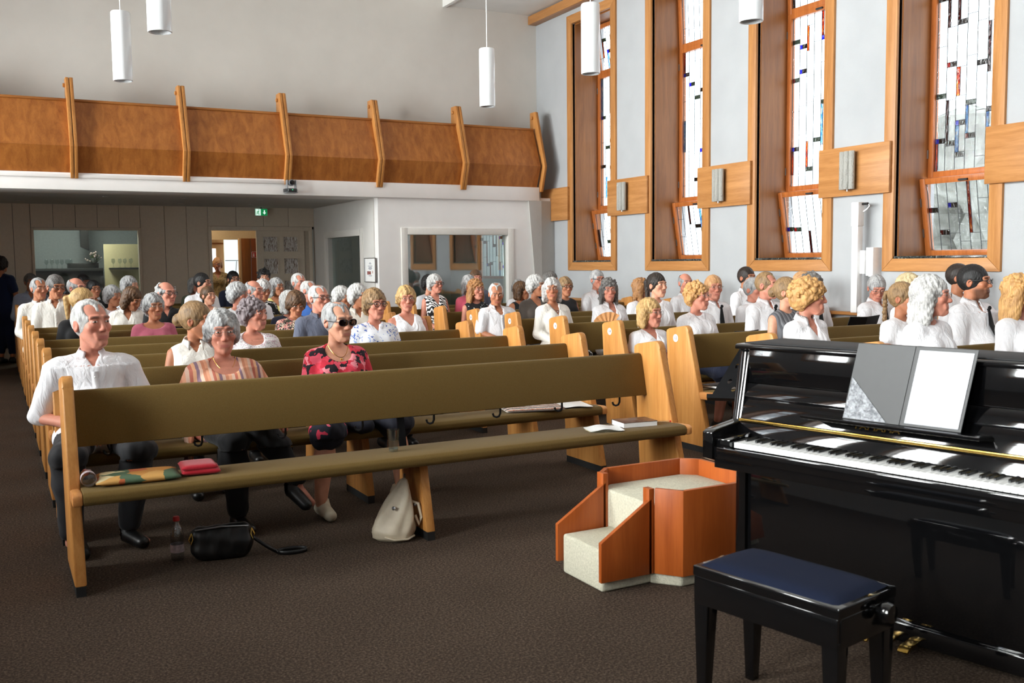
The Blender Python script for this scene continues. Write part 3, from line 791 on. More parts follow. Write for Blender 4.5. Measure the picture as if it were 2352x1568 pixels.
for k, y in RY.items():
    q = copy_tree(pew0); q.location = (4.76, y, 0)
    num = 12 + 2 * k
    lab = 'olive wooden pew of the right block ' + ('whose end panel shows number ' + ['ten', 'twelve', 'fourteen', 'sixteen', 'eighteen', 'twenty'][(num - 10) // 2] if 10 <= num <= 20 else '%s from its front' % ORD[k + 3])
    tag(q, lab, 'pew', 'pews of the right block')
    if 10 <= num <= 20:
        s = thing('number_sticker', loc=(-.0006, -.035, .868), parent=q)
        g = G(); g.lathe([(.031, 0), (.031, .0012)], 24, M=Matrix.Rotation(-PI / 2, 4, 'Y')); obj('disc', g, M_STICK, s)
        me = text_mesh(str(num), .036); me.transform(Matrix.Translation((-.0016, 0, 0)) @ Matrix.Rotation(-PI / 2, 4, 'Z') @ Matrix.Rotation(PI / 2, 4, 'X'))
        link('number', me, plain('number_ink', (30, 30, 34), .6, var=2), s)
# ================================================================ piano
PTH = -1.3446
M_GLOSS = plain('piano_black', (9, 9, 10), .06, var=1, coat=.6, spec=.6)
M_SATIN = plain('piano_cover_black', (26, 26, 28), .75, var=3)
M_BRASS = plain('brass', (214, 176, 92), .22, 1, var=14, scale=60)
M_IVORY = plain('white_key', (246, 246, 244), .25, var=1)
M_EBONY = plain('black_key', (14, 14, 14), .3, var=2)
pn = tag(thing('upright_piano', loc=(2.642, 2.994, 0), rz=PTH), 'black glossy upright piano at the right with open keyboard', 'piano')
SIDE = [(-.045, .662), (-.045, .772), (-.02, .782), (.16, .80), (.215, 1.10), (.50, 1.10), (.50, .03), (.19, .03), (.19, .62), (.0, .645)]
for x0, x1 in ((-.125, -.075), (1.297, 1.347)):
    g = G(); g.prism(SIDE, x0, x1, 'x'); obj('side_panel', g, M_GLOSS, pn, bevel=.004)
def pp(name, poly, x0=-.075, x1=1.297, mat=M_GLOSS, bev=.003):
    g = G(); g.prism(poly, x0, x1, 'x'); return obj(name, g, mat, pn, bevel=bev)
pp('upper_panel', [(.206, 1.10), (.208, .958), (.24, .95), (.24, 1.10)])
pp('desk_bevel', [(.208, .956), (.178, .902), (.21, .89), (.24, .95)], bev=.001)
pp('music_desk', [(.190, .898), (.150, .812), (.18, .80), (.21, .89)], bev=.001)
pp('fallboard', [(.146, .800), (.124, .742), (.15, .735), (.175, .80)], bev=.001)
pp('hinge_strip', [(.138, .800), (.138, .811), (.152, .811), (.152, .800)], mat=M_BRASS, bev=.001)
pp('keybed', [(-.03, .625), (-.03, .69), (.2, .69), (.2, .625)])
pp('key_slip', [(-.034, .665), (-.034, .712), (-.012, .712), (-.012, .665)])
for x0, x1 in ((-.075, -.006), (1.228, 1.297)): pp('key_block', [(-.02, .69), (-.02, .745), (.12, .76), (.12, .69)], x0, x1)
pp('lower_panel', [(.205, .10), (.205, .625), (.225, .625), (.225, .10)])
pp('plinth', [(.19, .03), (.19, .10), (.24, .10), (.24, .03)])
pp('back_panel', [(.47, .03), (.47, 1.10), (.495, 1.10), (.495, .03)], mat=M_SATIN)
pp('bottom_board', [(.24, .03), (.24, .06), (.47, .06), (.47, .03)], mat=M_SATIN)
g = G(); g.prism([(.19, 1.10), (.19, 1.115), (.2, 1.122), (.51, 1.122), (.51, 1.10)], -.135, 1.357, 'x'); obj('lid', g, M_GLOSS, pn, bevel=.003)
g = G(); g.prism([(.218, 1.1225), (.218, 1.128), (.51, 1.128), (.51, 1.1225)], -.105, 1.33, 'x'); obj('lid_cover', g, M_SATIN, pn, bevel=.002)
for x in (-.1, 1.32):
    for y in (.24, .46):
        g = G(); g.lathe([(.02, 0), (.022, .03)], 12, (x, y, 0)); obj('castor', g, M_BLACK, pn)
wk = 1.222 / 52
g = G(); g.box((0, .072, -.011), (wk - .0011, .144, .022)); kme = g.mesh('white_key', .0012, 1, True)
g = G(); g.prism([(.05, 0), (.054, .011), (.144, .012), (.144, 0)], -.0052, .0052, 'x'); bme = g.mesh('black_key', .0015, 1, True)
pat = 'ABCDEFG'
for i in range(52):
    link('white_key', kme, M_IVORY, pn, ((i + .5) * wk, 0, .735))
    if pat[i % 7] in 'ACDFG' and i < 51: link('black_key', bme, M_EBONY, pn, ((i + 1) * wk, 0, .735))
g = G(); g.prism([(.055, .858), (.052, .872), (.062, .874), (.16, .866), (.18, .85)], .27, .955, 'x'); sh = obj('music_shelf', g, M_GLOSS, pn, bevel=.003)
me = text_mesh('YAMAHA', .036, .0012)
ry = math.atan2(.086, .040)
me.transform(Matrix.Translation((.53, .1605, .838)) @ Matrix.Rotation(ry, 4, 'X') @ Matrix.Scale(1.28, 4, (1, 0, 0)))
link('lettering', me, M_BRASS, pn)
for x in (.52, .60, .68):
    g = G(); g.prism([(.20, .05), (.12, .045), (.10, .03), (.105, .022), (.13, .032), (.20, .036)], x - .02, x + .02, 'x'); obj('pedal', g, M_BRASS, pn, bevel=.003)
# music folder
def sheet_mat():
    m, h, p = base('sheet_music')
    v = coords(h, (1, 1, 1))
    sep = h.add('ShaderNodeSeparateXYZ'); h.link(v, sep.inputs[0])
    w1 = h.add('ShaderNodeMath', operation='MULTIPLY'); w1.inputs[1].default_value = 520; h.link(sep.outputs['Z'], w1.inputs[0])
    s1 = h.add('ShaderNodeMath', operation='SINE'); h.link(w1.outputs[0], s1.inputs[0])
    w2 = h.add('ShaderNodeMath', operation='MULTIPLY'); w2.inputs[1].default_value = 150; h.link(sep.outputs['Z'], w2.inputs[0])
    s2 = h.add('ShaderNodeMath', operation='SINE'); h.link(w2.outputs[0], s2.inputs[0])
    nz = noise(h, coords(h, (1, 1, .3)), 120, 3)
    a = h.add('ShaderNodeMath', operation='MULTIPLY'); h.link(s1.outputs[0], a.inputs[0]); h.link(s2.outputs[0], a.inputs[1])
    b = h.add('ShaderNodeMath', operation='MULTIPLY'); h.link(a.outputs[0], b.inputs[0]); h.link(nz, b.inputs[1])
    h.link(ramp(h, b.outputs[0], [(.18, (178, 180, 186)), (.45, (130, 132, 140))]), p.inputs['Base Color'])
    p.inputs['Roughness'].default_value = .35
    return m
fo = tag(thing('music_folder', loc=(2.642, 2.994, 0), rz=PTH), 'open black music folder with white sheet on the piano', 'folder')
M_FOLD = plain('black_folder', (9, 9, 10), .45, var=3)
bz, tz, by, ty = .873, 1.158, .100, .158
def leaf(nm, x0, x1, z0, z1, off, th, mat, par, sk=.03):
    f = lambda z: by + (ty - by) * (z - bz) / (tz - bz)
    u = lambda z: sk * (z - bz) / (tz - bz)
    v = []
    for dy in (off, off + th):
        v += [(x0 + u(z0), f(z0) + dy, z0), (x1 + u(z0), f(z0) + dy, z0), (x1 + u(z1), f(z1) + dy, z1), (x0 + u(z1), f(z1) + dy, z1)]
    g = G(); g.raw(v, [(0, 1, 2, 3), (4, 7, 6, 5), (0, 4, 5, 1), (1, 5, 6, 2), (2, 6, 7, 3), (3, 7, 4, 0)]); return obj(nm, g, mat, par)
lc = leaf('cover', .425, .648, bz, tz, 0, .004, M_FOLD, fo); rc = leaf('cover', .656, .872, bz, tz, 0, .004, M_FOLD, fo)
leaf('spine', .647, .657, bz, tz, .003, .004, M_FOLD, fo)
leaf('music_sheet', .668, .862, bz + .010, tz - .012, -.003, .002, sheet_mat(), fo)
fpl = lambda z: by + (ty - by) * (z - bz) / (tz - bz)
g = G(); g.raw([(.428, fpl(bz) - .003, bz + .003), (.60, fpl(bz) - .003, bz + .003), (.448, fpl(1.03) - .003, 1.03), (.428, fpl(bz) - .001, bz + .003), (.60, fpl(bz) - .001, bz + .003), (.448, fpl(1.03) - .001, 1.03)],
               [(0, 1, 2), (3, 5, 4), (0, 3, 4, 1), (1, 4, 5, 2), (2, 5, 3, 0)]); obj('pocket', g, plain('clear_pocket', (120, 122, 126), .12, .3, var=30, scale=60, bumpy=.6), fo)
# ================================================================ piano stool
st = tag(thing('piano_stool', loc=(2.22, 2.24, 0), rz=math.atan2(-.531, .097)), 'black piano stool with dark blue velvet seat', 'stool')
M_STOOL = plain('stool_black', (10, 10, 11), .12, var=1, coat=.4)
sx, sy = .275, .158
for a in (-1, 1):
    for b in (-1, 1):
        g = G()
        v = []
        for z, s, sh_ in ((0, .017, .012), (.36, .029, 0)):
            cx, cy = a * (sx - .032) - a * 0, b * (sy - .032)
            v += [(cx + a * sh_ * .3 + i * s, cy + b * sh_ * .3 + j * s, z) for i, j in ((-1, -1), (1, -1), (1, 1), (-1, 1))]
        g.raw(v, [(0, 3, 2, 1), (4, 5, 6, 7)] + [(i, (i + 1) % 4, 4 + (i + 1) % 4, 4 + i) for i in range(4)])
        obj('leg', g, M_STOOL, st, bevel=.003)
for a in (-1, 1):
    g = G(); g.box((0, a * (sy - .012), .385), (2 * sx - .01, .022, .095)); obj('apron', g, M_STOOL, st, bevel=.003)
    g = G(); g.box((a * (sx - .012), 0, .385), (.022, 2 * sy - .03, .095)); obj('apron', g, M_STOOL, st, bevel=.003)
g = G(); g.box((0, 0, .448), (2 * sx, 2 * sy, .035)); obj('seat_frame', g, M_STOOL, st, bevel=.005)
g = G()
nx, ny = 24, 16; v = []; f = []
for i in range(nx + 1):
    for j in range(ny + 1):
        x = -1 + 2 * i / nx; y = -1 + 2 * j / ny
        z = .462 + .026 * (1 - x ** 6) ** .5 * (1 - y ** 4) ** .5
        v.append((x * (sx - .012), y * (sy - .012), z))
for i in range(nx):
    for j in range(ny):
        a = i * (ny + 1) + j; f.append((a, a + ny + 1, a + ny + 2, a + 1))
g.raw(v, f); obj('seat', g, fabric('navy_velvet', (11, 21, 44), 3, .0), st, smooth=True, angle=180)
for a in (-1, 1):
    g = G(); g.lathe([(.012, 0), (.012, .015), (.03, .02), (.033, .035), (.028, .05), (.01, .054)], 14, M=Matrix.Translation((a * sx, .05, .415)) @ Matrix.Rotation(a * PI / 2, 4, 'Y')); obj('knob', g, M_STOOL, st, smooth=True)
# ================================================================ carpeted step podium
M_CHERRY = wood('cherry_veneer', (144, 66, 20), (176, 90, 36), 'z', 1.2, rough=.38)
M_CEDGE = wood('cherry_edge', (190, 106, 52), (216, 136, 76), 'x', 2, rough=.4)
M_CARPW = plain('pale_green_carpet', (196, 192, 172), .95, var=10, scale=90, bumpy=.4, spec=.1)
po = tag(thing('conductor_podium', loc=(0, 0, 0)), 'cherry-wood step podium with pale carpeted treads', 'podium')
g = G(); g.b2((2.335, 3.505, 0), (2.62, 3.845, .19)); obj('lower_step', g, M_CARPW, po, bevel=.014, seg=3)
OCT = [(2.60, 3.50), (2.69, 3.39), (3.10, 3.39), (3.185, 3.46), (3.185, 3.88), (3.11, 3.945), (2.67, 3.945), (2.60, 3.89)]
g = G(); g.prism(OCT, .0, .37, 'z'); obj('platform', g, M_CARPW, po, bevel=.012, seg=3)
for y0, y1 in ((3.478, 3.50), (3.85, 3.872)):
    g = G(); g.prism([(2.312, .055), (2.312, .235), (2.588, .405), (2.588, .055)], y0, y1, 'y'); obj('side_board', g, M_CHERRY, po, bevel=.002)
RIM = [(2.575, 3.48), (2.60, 3.475), (2.68, 3.368), (3.12, 3.368), (3.21, 3.45), (3.21, 3.89), (3.125, 3.968), (2.655, 3.968), (2.585, 3.905), (2.575, 3.86)]
def wallseg(p, q, t=.022, z0=.055, z1=.45, nm='rim_board'):
    d = Vector((q[0] - p[0], q[1] - p[1])).normalized(); n = Vector((-d.y, d.x)) * t
    g = G(); g.prism([p, q, (q[0] + n.x, q[1] + n.y), (p[0] + n.x, p[1] + n.y)], z0, z1, 'z'); obj(nm, g, M_CHERRY, po, bevel=.002)
for i in range(1, 8): wallseg(RIM[i], RIM[i + 1])
g = G(); g.b2((2.572, 3.478, .055), (2.602, 3.525, .45)); obj('corner_post', g, M_CHERRY, po, bevel=.002)
g = G(); g.b2((2.572, 3.85, .055), (2.602, 3.905, .45)); obj('corner_post', g, M_CHERRY, po, bevel=.002)
# ================================================================ music stand beside the piano
ms = tag(thing('music_stand', loc=(3.52, 3.80, 0), rz=.80), 'black perforated music stand behind the piano', 'music stand')
g = G(); nx, nz = 12, 7; cw = .043
for i in range(nx):
    for j in range(nz):
        cx, cz = (i - nx / 2 + .5) * cw, (j + .5) * cw
        sq = [(-1, -1), (0, -1), (1, -1), (1, 0), (1, 1), (0, 1), (-1, 1), (-1, 0)]
        hole = (i + j) % 2 == 0 and 0 < i < nx - 1 and 0 < j < nz - 1
        tp = lambda y, z: (0, y * (1 - .62 * z / (nz * cw)), z)
        v = [tp(cx + a * cw / 2, cz + b * cw / 2) for a, b in sq]
        if hole:
            v += [tp(cx + .014 * math.cos(math.atan2(b, a)), cz + .014 * math.sin(math.atan2(b, a))) for a, b in sq]
            g.raw(v, [(k, (k + 1) % 8, 8 + (k + 1) % 8, 8 + k) for k in range(8)])
        else: g.raw(v, [tuple(range(8))])
me = g.mesh('desk'); bm = bmesh.new(); bm.from_mesh(me); bmesh.ops.remove_doubles(bm, verts=bm.verts, dist=1e-5); bmesh.ops.solidify(bm, geom=bm.faces, thickness=.003); bm.to_mesh(me); bm.free()
DM = Matrix.Translation((0, 0, .735)) @ Matrix.Rotation(.40, 4, 'Y')
me.transform(DM); link('desk', me, M_HOOK, ms)
g = G(); g.box((-.03, 0, .002), (.065, .53, .005), DM); g.box((-.062, 0, .008), (.004, .53, .022), DM); obj('lip', g, M_HOOK, ms)
g = G(); g.tube([(.05, 0, .86), (.03, 0, .74), (.03, 0, .05)], .012, 8); obj('pole', g, M_HOOK, ms, smooth=True)
for k in range(3):
    a = 2 * PI * k / 3 + .4
    g = G(); g.tube([(.03, 0, .16), (.03 + .24 * math.cos(a), .24 * math.sin(a), .012)], .008, 6); obj('leg', g, M_HOOK, ms)
# ================================================================ things lying on the pews and floor
SEATZ = .477
def pillow(nm, x0, x1, y0, y1, h, mat, par, rz=0, z=SEATZ, puff=.5, n=14):
    g = G(); v = []; f = []
    cx, cy = (x0 + x1) / 2, (y0 + y1) / 2
    for s in (1, -1):
        for i in range(n + 1):
            for j in range(n + 1):
                a, b = -1 + 2 * i / n, -1 + 2 * j / n
                t = max(0, (1 - abs(a) ** 5) * (1 - abs(b) ** 5)) ** puff
                v.append((a * (x1 - x0) / 2, b * (y1 - y0) / 2, h / 2 + s * h / 2 * t))
    m = (n + 1) ** 2
    for s in (0, 1):
        for i in range(n):
            for j in range(n):
                a = s * m + i * (n + 1) + j; q = (a, a + n + 1, a + n + 2, a + 1)
                f.append(q if s == 0 else q[::-1])
    g.raw(v, f)
    me = g.mesh(nm, smooth=True, angle=180, weld=True)
    return link(nm, me, mat, par, (cx, cy, z), (0, 0, rz))
def patch_mat(name, cols, scale=14, kind='voronoi', thr=None):
    m, h, p = base(name)
    v = coords(h)
    vo = h.add('ShaderNodeTexVoronoi', Scale=scale); nz = h.add('ShaderNodeTexNoise', Scale=scale * .8)
    h.link(v, nz.inputs['Vector'])
    ad = h.add('ShaderNodeMixRGB'); ad.inputs[0].default_value = .08; h.link(v, ad.inputs[1]); h.link(nz.outputs['Color'], ad.inputs[2]); h.link(ad.outputs[0], vo.inputs['Vector'])
    sp = h.add('ShaderNodeSeparateColor'); h.link(vo.outputs['Color'], sp.inputs[0])
    h.link(ramp(h, sp.outputs[0], [(i / len(cols), c) for i, c in enumerate(cols)], 'CONSTANT'), p.inputs['Base Color'])
    p.inputs['Roughness'].default_value = .85
    return m
o = pillow('seat_cushion', .375, .745, 4.665, 4.91, .035, patch_mat('patterned_cushion_cloth', [(200, 150, 80), (74, 98, 72), (178, 90, 48), (214, 196, 150), (190, 130, 60), (84, 104, 74), (60, 50, 70)], 11), None, -.05)
tag(o, 'patterned green and ochre seat cushion on the front pew', 'cushion')
t = tag(thing('cloth_pouch', loc=(.85, 4.81, SEATZ), rz=-.1), 'folded bright red cloth pouch on the front pew', 'pouch')
M_REDC = fabric('red_cloth', (178, 22, 40), 8, .3)
o = pillow('lower_fold', -.09, .09, -.1, .1, .03, M_REDC, t, 0, 0, .35); o = pillow('upper_fold', -.095, .075, -.095, .085, .032, M_REDC, t, .05, .02, .35)
t = tag(thing('drinking_glass', loc=(1.867, 4.83, .473)), 'empty ribbed drinking glass on the front pew seat', 'glass')
g = G(); g.lathe([(.025, 0), (.0255, .004), (.034, .115), (.032, .115), (.024, .012), (.001, .010)], 24, cap=False); obj('tumbler', g, M_DRINK, t, smooth=True)
g = G(); g.lathe([(.001, .0), (.025, .0), (.024, .012), (.001, .011)], 20, cap=False); obj('thick_base', g, glassy('glass_base', (215, 222, 224), .3, 0), t, smooth=True)
M_PET = glassy('clear_plastic', (224, 228, 230), .12, .3)
def bottle(nm, label, loc, rot, lying):
    t = tag(thing(nm, loc=loc), label, 'bottle'); t.rotation_euler = rot
    g = G(); g.lathe([(.02, .0), (.03, .004), (.033, .02), (.033, .07), (.030, .09), (.033, .115), (.033, .13), (.026, .165), (.014, .19), (.013, .205)], 18); obj('body', g, M_PET, t, smooth=True)
    g = G(); g.lathe([(.016, .203), (.016, .222), (.014, .225)], 16); obj('cap', g, plain('red_cap', (196, 24, 30), .4), t, smooth=True)
    g = G(); g.lathe([(.0338, .045), (.0338, .085)], 18, cap=False); obj('paper_label', g, plain('bottle_label', (196, 180, 184), .6, var=30, scale=50), t, smooth=True)
bottle('water_bottle', 'small clear plastic water bottle with red cap on the floor', (.757, 4.99, 0), (0, 0, 0), False)
bottle('water_bottle', 'clear plastic bottle lying at the left end of the front pew', (.345, 4.70, SEATZ + .034), (-PI / 2, 0, 0), True)
# hymn book, leaflets
def book(label, loc, rz, sx, sy, h, cover, pages=M_PAPER):
    t = tag(thing('hymn_book', loc=loc, rz=rz), label, 'book')
    g = G(); g.box((0, 0, h / 2), (sx - .006, sy - .006, h - .006)); obj('pages', g, pages, t)
    for z in (.0015, h - .0015):
        g = G(); g.box((0, 0, z), (sx, sy, .003)); obj('cover', g, cover, t, bevel=.001)
    g = G(); g.box((0, sy / 2, h / 2), (sx, .003, h)); obj('spine', g, cover, t)
    return t
book('thick hymn book with brown cover on the right of the front pew', (3.435, 4.795, .474), -.12, .235, .16, .034, plain('brown_book_cover', (92, 66, 56), .3, var=30, scale=30))
def paper(label, loc, rz, sx, sy, curl=.015, mat=None, cat='leaflet', th=.002):
    g = G(); n = 10; v = []; f = []
    for k in (0, 1):
        for i in range(n + 1):
            for j in range(3):
                a = i / n
                v.append(((a - .5) * sx, (j - 1) * sy / 2, curl * (.5 - .5 * math.cos(a * PI * 2.3)) + curl * .3 * (j - 1) * a + th * k))
    m = 3 * (n + 1)
    for k in (0, 1):
        for i in range(n):
            for j in range(2):
                a = k * m + i * 3 + j; q = (a, a + 3, a + 4, a + 1); f.append(q if k else q[::-1])
    g.raw(v, f)
    o = link('leaflet', g.mesh('leaflet', smooth=True, angle=180), mat or M_PAPER, None, loc, (0, 0, rz))
    return tag(o, label, cat)
M_PRINT = plain('printed_page', (228, 228, 226), .8, var=14, scale=240)
paper('white open leaflet beside the hymn book on the front pew', (3.17, 4.735, .484), -.25, .21, .15, .012, M_PRINT)
paper('cream booklet lying under the white open leaflet', (3.175, 4.74, .474), -.22, .20, .15, .004, plain('cream_page', (222, 214, 186), .8), th=.006)
paper('printed sheet on the second pew beside the knitted pad', (3.545, 5.70, .482), -.2, .21, .29, .006, M_PRINT)
t = tag(thing('pencil', loc=(3.635, 4.80, .475), rz=-.35), 'short pencil with red end beside the hymn book', 'pencil')
g = G(); g.tube([(-.07, 0, .004), (.06, 0, .004)], .004, 6); obj('shaft', g, plain('pencil_wood', (206, 160, 110), .5), t)
g = G(); g.tube([(.06, 0, .004), (.078, 0, .004)], .0045, 6); obj('end', g, plain('red_cap', (196, 24, 30), .4), t)
def knit():
    m, h, p = base('knitted_stripes')
    v = coords(h)
    sp = h.add('ShaderNodeSeparateXYZ'); h.link(v, sp.inputs[0])
    a = h.add('ShaderNodeMath', operation='MULTIPLY'); a.inputs[1].default_value = 16; h.link(sp.outputs['Y'], a.inputs[0])
    nz = noise(h, v, 150, 2, .6)
    b = h.add('ShaderNodeMath', operation='MULTIPLY_ADD'); b.inputs[1].default_value = .5; h.link(nz, b.inputs[0]); h.link(a.outputs[0], b.inputs[2])
    c = h.add('ShaderNodeMath', operation='FRACT'); h.link(b.outputs[0], c.inputs[0])
    h.link(ramp(h, c.outputs[0], [(0, (70, 56, 56)), (.22, (226, 216, 206)), (.45, (196, 110, 66)), (.6, (216, 206, 196)), (.8, (86, 70, 68))], 'CONSTANT'), p.inputs['Base Color'])
    p.inputs['Roughness'].default_value = .95; bump(h, p, nz, .8, .01)
    return m
t = tag(thing('knitted_seat_pad', loc=(3.22, 5.725, .478), rz=-.25), 'knitted seat pad with brown, white and orange stripes', 'seat pad')
pillow('pad', -.21, .21, -.18, .18, .022, knit(), t, 0, .004, .3); pillow('underside', -.205, .205, -.175, .175, .012, plain('felt_cream', (206, 198, 186), .95), t, 0, 0, .3)
# ================================================================ implicit-surface modeller (used for people, hair, clothing, soft bags)
def axis(lo, hi, coarse, fine=()):
    out = [lo]; x = lo
    while x < hi:
        st = coarse
        for a, b, f in fine:
            if a - f <= x < b: st = min(st, f)
        if st == coarse:
            for a, b, f in fine:
                if x < a < x + st: st = max(a - x, f)
        x += st; out.append(x)
    return np.array(out, np.float32)
class Field:
    def __init__(s, xs, ys, zs):
        s.a = (xs, ys, zs)
        s.F = np.full((len(xs), len(ys), len(zs)), .3, np.float32)
    def sub(s, lo, hi):
        sl = []
        for ax, l, h in zip(s.a, lo, hi):
            i = max(0, np.searchsorted(ax, l) - 1); j = min(len(ax), np.searchsorted(ax, h) + 1)
            if j - i < 1: return None, None
            sl.append(slice(i, j))
        P = (s.a[0][sl[0]][:, None, None], s.a[1][sl[1]][None, :, None], s.a[2][sl[2]][None, None, :])
        return tuple(sl), P
    def put(s, lo, hi, fn, k, op='u', pad=.05):
        sl, P = s.sub([l - pad for l in lo], [h + pad for h in hi])
        if sl is None: return
        d = fn(*P).astype(np.float32); F = s.F[sl]
        if op == 'u':
            if k > 0:
                h = np.clip(.5 + .5 * (F - d) / k, 0, 1); s.F[sl] = F * (1 - h) + d * h - k * h * (1 - h)
            else: s.F[sl] = np.minimum(F, d)
        else:                           # subtract
            d = -d
            if k > 0:
                h = np.clip(.5 - .5 * (F - d) / k, 0, 1); s.F[sl] = F * (1 - h) + d * h + k * h * (1 - h)
            else: s.F[sl] = np.maximum(F, d)
    def cone(s, a, b, ra, rb, k=.02, sc=(1, 1, 1), op='u'):
        a = np.array(a, float); b = np.array(b, float); sc = np.array(sc, float); m = float(min(sc))
        A, B = a / sc, b / sc; D = B - A; L = max(float(D @ D), 1e-9)
        lo = np.minimum(a - ra * sc, b - rb * sc); hi = np.maximum(a + ra * sc, b + rb * sc)
        def fn(x, y, z):
            px, py, pz = x / sc[0] - A[0], y / sc[1] - A[1], z / sc[2] - A[2]
            t = np.clip((px * D[0] + py * D[1] + pz * D[2]) / L, 0, 1)
            return (np.sqrt((px - t * D[0]) ** 2 + (py - t * D[1]) ** 2 + (pz - t * D[2]) ** 2) - (ra + (rb - ra) * t)) * m
        s.put(lo, hi, fn, k, op)
    def ell(s, c, r, k=.02, op='u'):
        m = min(r)
        def fn(x, y, z):
            q = np.sqrt(((x - c[0]) / r[0]) ** 2 + ((y - c[1]) / r[1]) ** 2 + ((z - c[2]) / r[2]) ** 2)
            return (q - 1) * m
        s.put([c[i] - r[i] for i in range(3)], [c[i] + r[i] for i in range(3)], fn, k, op)
    def half(s, n, d, op='s', k=0.0):
        """remove the side where n.p > d"""
        X, Y, Z = s.a
        f = (X[:, None, None] * n[0] + Y[None, :, None] * n[1] + Z[None, None, :] * n[2] - d).astype(np.float32)
        s.F = np.maximum(s.F, f)
    def net(s):
        F = s.F; S = F < 0
        nx, ny, nz = F.shape
        cs = np.zeros((nx - 1, ny - 1, nz - 1), np.int8)
        for i in (0, 1):
            for j in (0, 1):
                for k in (0, 1): cs += S[i:nx - 1 + i, j:ny - 1 + j, k:nz - 1 + k]
        act = (cs > 0) & (cs < 8)
        I, J, K = np.nonzero(act); n = len(I)
        idx = np.full(act.shape, -1, np.int32); idx[act] = np.arange(n)
        acc = np.zeros((n, 3)); cnt = np.zeros(n)
        X, Y, Z = s.a
        for ax in range(3):
            o = [q for q in range(3) if q != ax]
            for u in (0, 1):
                for v in (0, 1):
                    off = [0, 0, 0]; off[o[0]] = u; off[o[1]] = v
                    i0, j0, k0 = I + off[0], J + off[1], K + off[2]
                    e = [0, 0, 0]; e[ax] = 1
                    i1, j1, k1 = i0 + e[0], j0 + e[1], k0 + e[2]
                    a, b = F[i0, j0, k0], F[i1, j1, k1]
                    m = (a < 0) != (b < 0)
                    t = np.where(m, a / np.where(m, a - b, 1), 0)
                    P = np.stack([X[i0] + t * (X[i1] - X[i0]), Y[j0] + t * (Y[j1] - Y[j0]), Z[k0] + t * (Z[k1] - Z[k0])], -1)
                    acc += P * m[:, None]; cnt += m
        V = acc / np.maximum(cnt, 1)[:, None]
        faces = []
        for ax in range(3):
            sl0 = [slice(None)] * 3; sl1 = [slice(None)] * 3
            sl0[ax] = slice(0, -1); sl1[ax] = slice(1, None)
            o = [q for q in range(3) if q != ax]
            for q in o: sl0[q] = slice(1, -1); sl1[q] = slice(1, -1)
            a, b = S[tuple(sl0)], S[tuple(sl1)]
            ch = a != b
            c = list(np.nonzero(ch)); flip = a[tuple(c)]
            c[o[0]] = c[o[0]] + 1; c[o[1]] = c[o[1]] + 1
            def at(du, dv):
                q = [c[0], c[1], c[2]]; q[o[0]] = q[o[0]] - du; q[o[1]] = q[o[1]] - dv
                return idx[q[0], q[1], q[2]]
            Q = np.stack([at(1, 1), at(0, 1), at(0, 0), at(1, 0)], -1)
            if ax == 1: flip = ~flip
            Q[~flip] = Q[~flip][:, ::-1]
            faces.append(Q)
        return V, np.concatenate(faces)
def np_mesh(name, V, Fq, smooth=True):
    me = bpy.data.meshes.new(name)
    V = np.asarray(V, np.float32); n = len(Fq)
    me.vertices.add(len(V)); me.vertices.foreach_set('co', V.ravel())
    me.loops.add(n * 4); me.loops.foreach_set('vertex_index', np.asarray(Fq, np.int32).ravel())
    me.polygons.add(n); me.polygons.foreach_set('loop_start', np.arange(0, n * 4, 4, dtype=np.int32))
    me.update(calc_edges=True); me.validate()
    if smooth: me.polygons.foreach_set('use_smooth', np.ones(len(me.polygons), bool))
    return me
def wob(V, seed, amp, freq):
    r = np.random.RandomState(seed); out = np.zeros(len(V))
    for i in range(4):
        d = r.normal(size=3) * freq * (1 + .6 * i); out += np.sin(V @ d + r.uniform(0, 6)) / (1 + i)
    return out * amp
def vnorm(V, Fq):
    a, b, c, d = (V[Fq[:, i]] for i in range(4))
    n = np.cross(c - a, d - b); N_ = np.zeros_like(V)
    for i in range(4): np.add.at(N_, Fq[:, i], n)
    return N_ / np.maximum(np.linalg.norm(N_, axis=1), 1e-9)[:, None]

# ================================================================ people
SEAT = .47
PIV = np.array([0, -.135, 1.085]); HC = np.array([0, -.158, 1.209])     # neck pivot, head centre of the seated reference figure
LOD = {'near': (.0042, .013, .006), 'mid': (.0062, .017, .008), 'far': (.009, .024, .02)}
def pose(sex='m', **kw):
    m = sex == 'm'
    P = dict(sex=sex, sh=.116 if m else .097, chest=.134 if m else .118, waist=.124 if m else .112, hip=.140 if m else .146, belly=.0)
    for s, n in ((-1, 'r'), (1, 'l')):        # person's right is -x
        P['sho_' + n] = (s * (.156 if m else .135), -.148, .985)
        P['elb_' + n] = (s * (.205 if m else .188), -.18, .742)
        P['wri_' + n] = (s * .105, -.375, .665)
        P['han_' + n] = (s * .065, -.46, .648)
        P['hip_' + n] = (s * .085, -.215, .548)
        P['kne_' + n] = (s * .098, -.60, .525)
        P['ank_' + n] = (s * .100, -.585, .095)
        P['toe_' + n] = (s * .110, -.745, .035)
    P.update(kw)
    return P
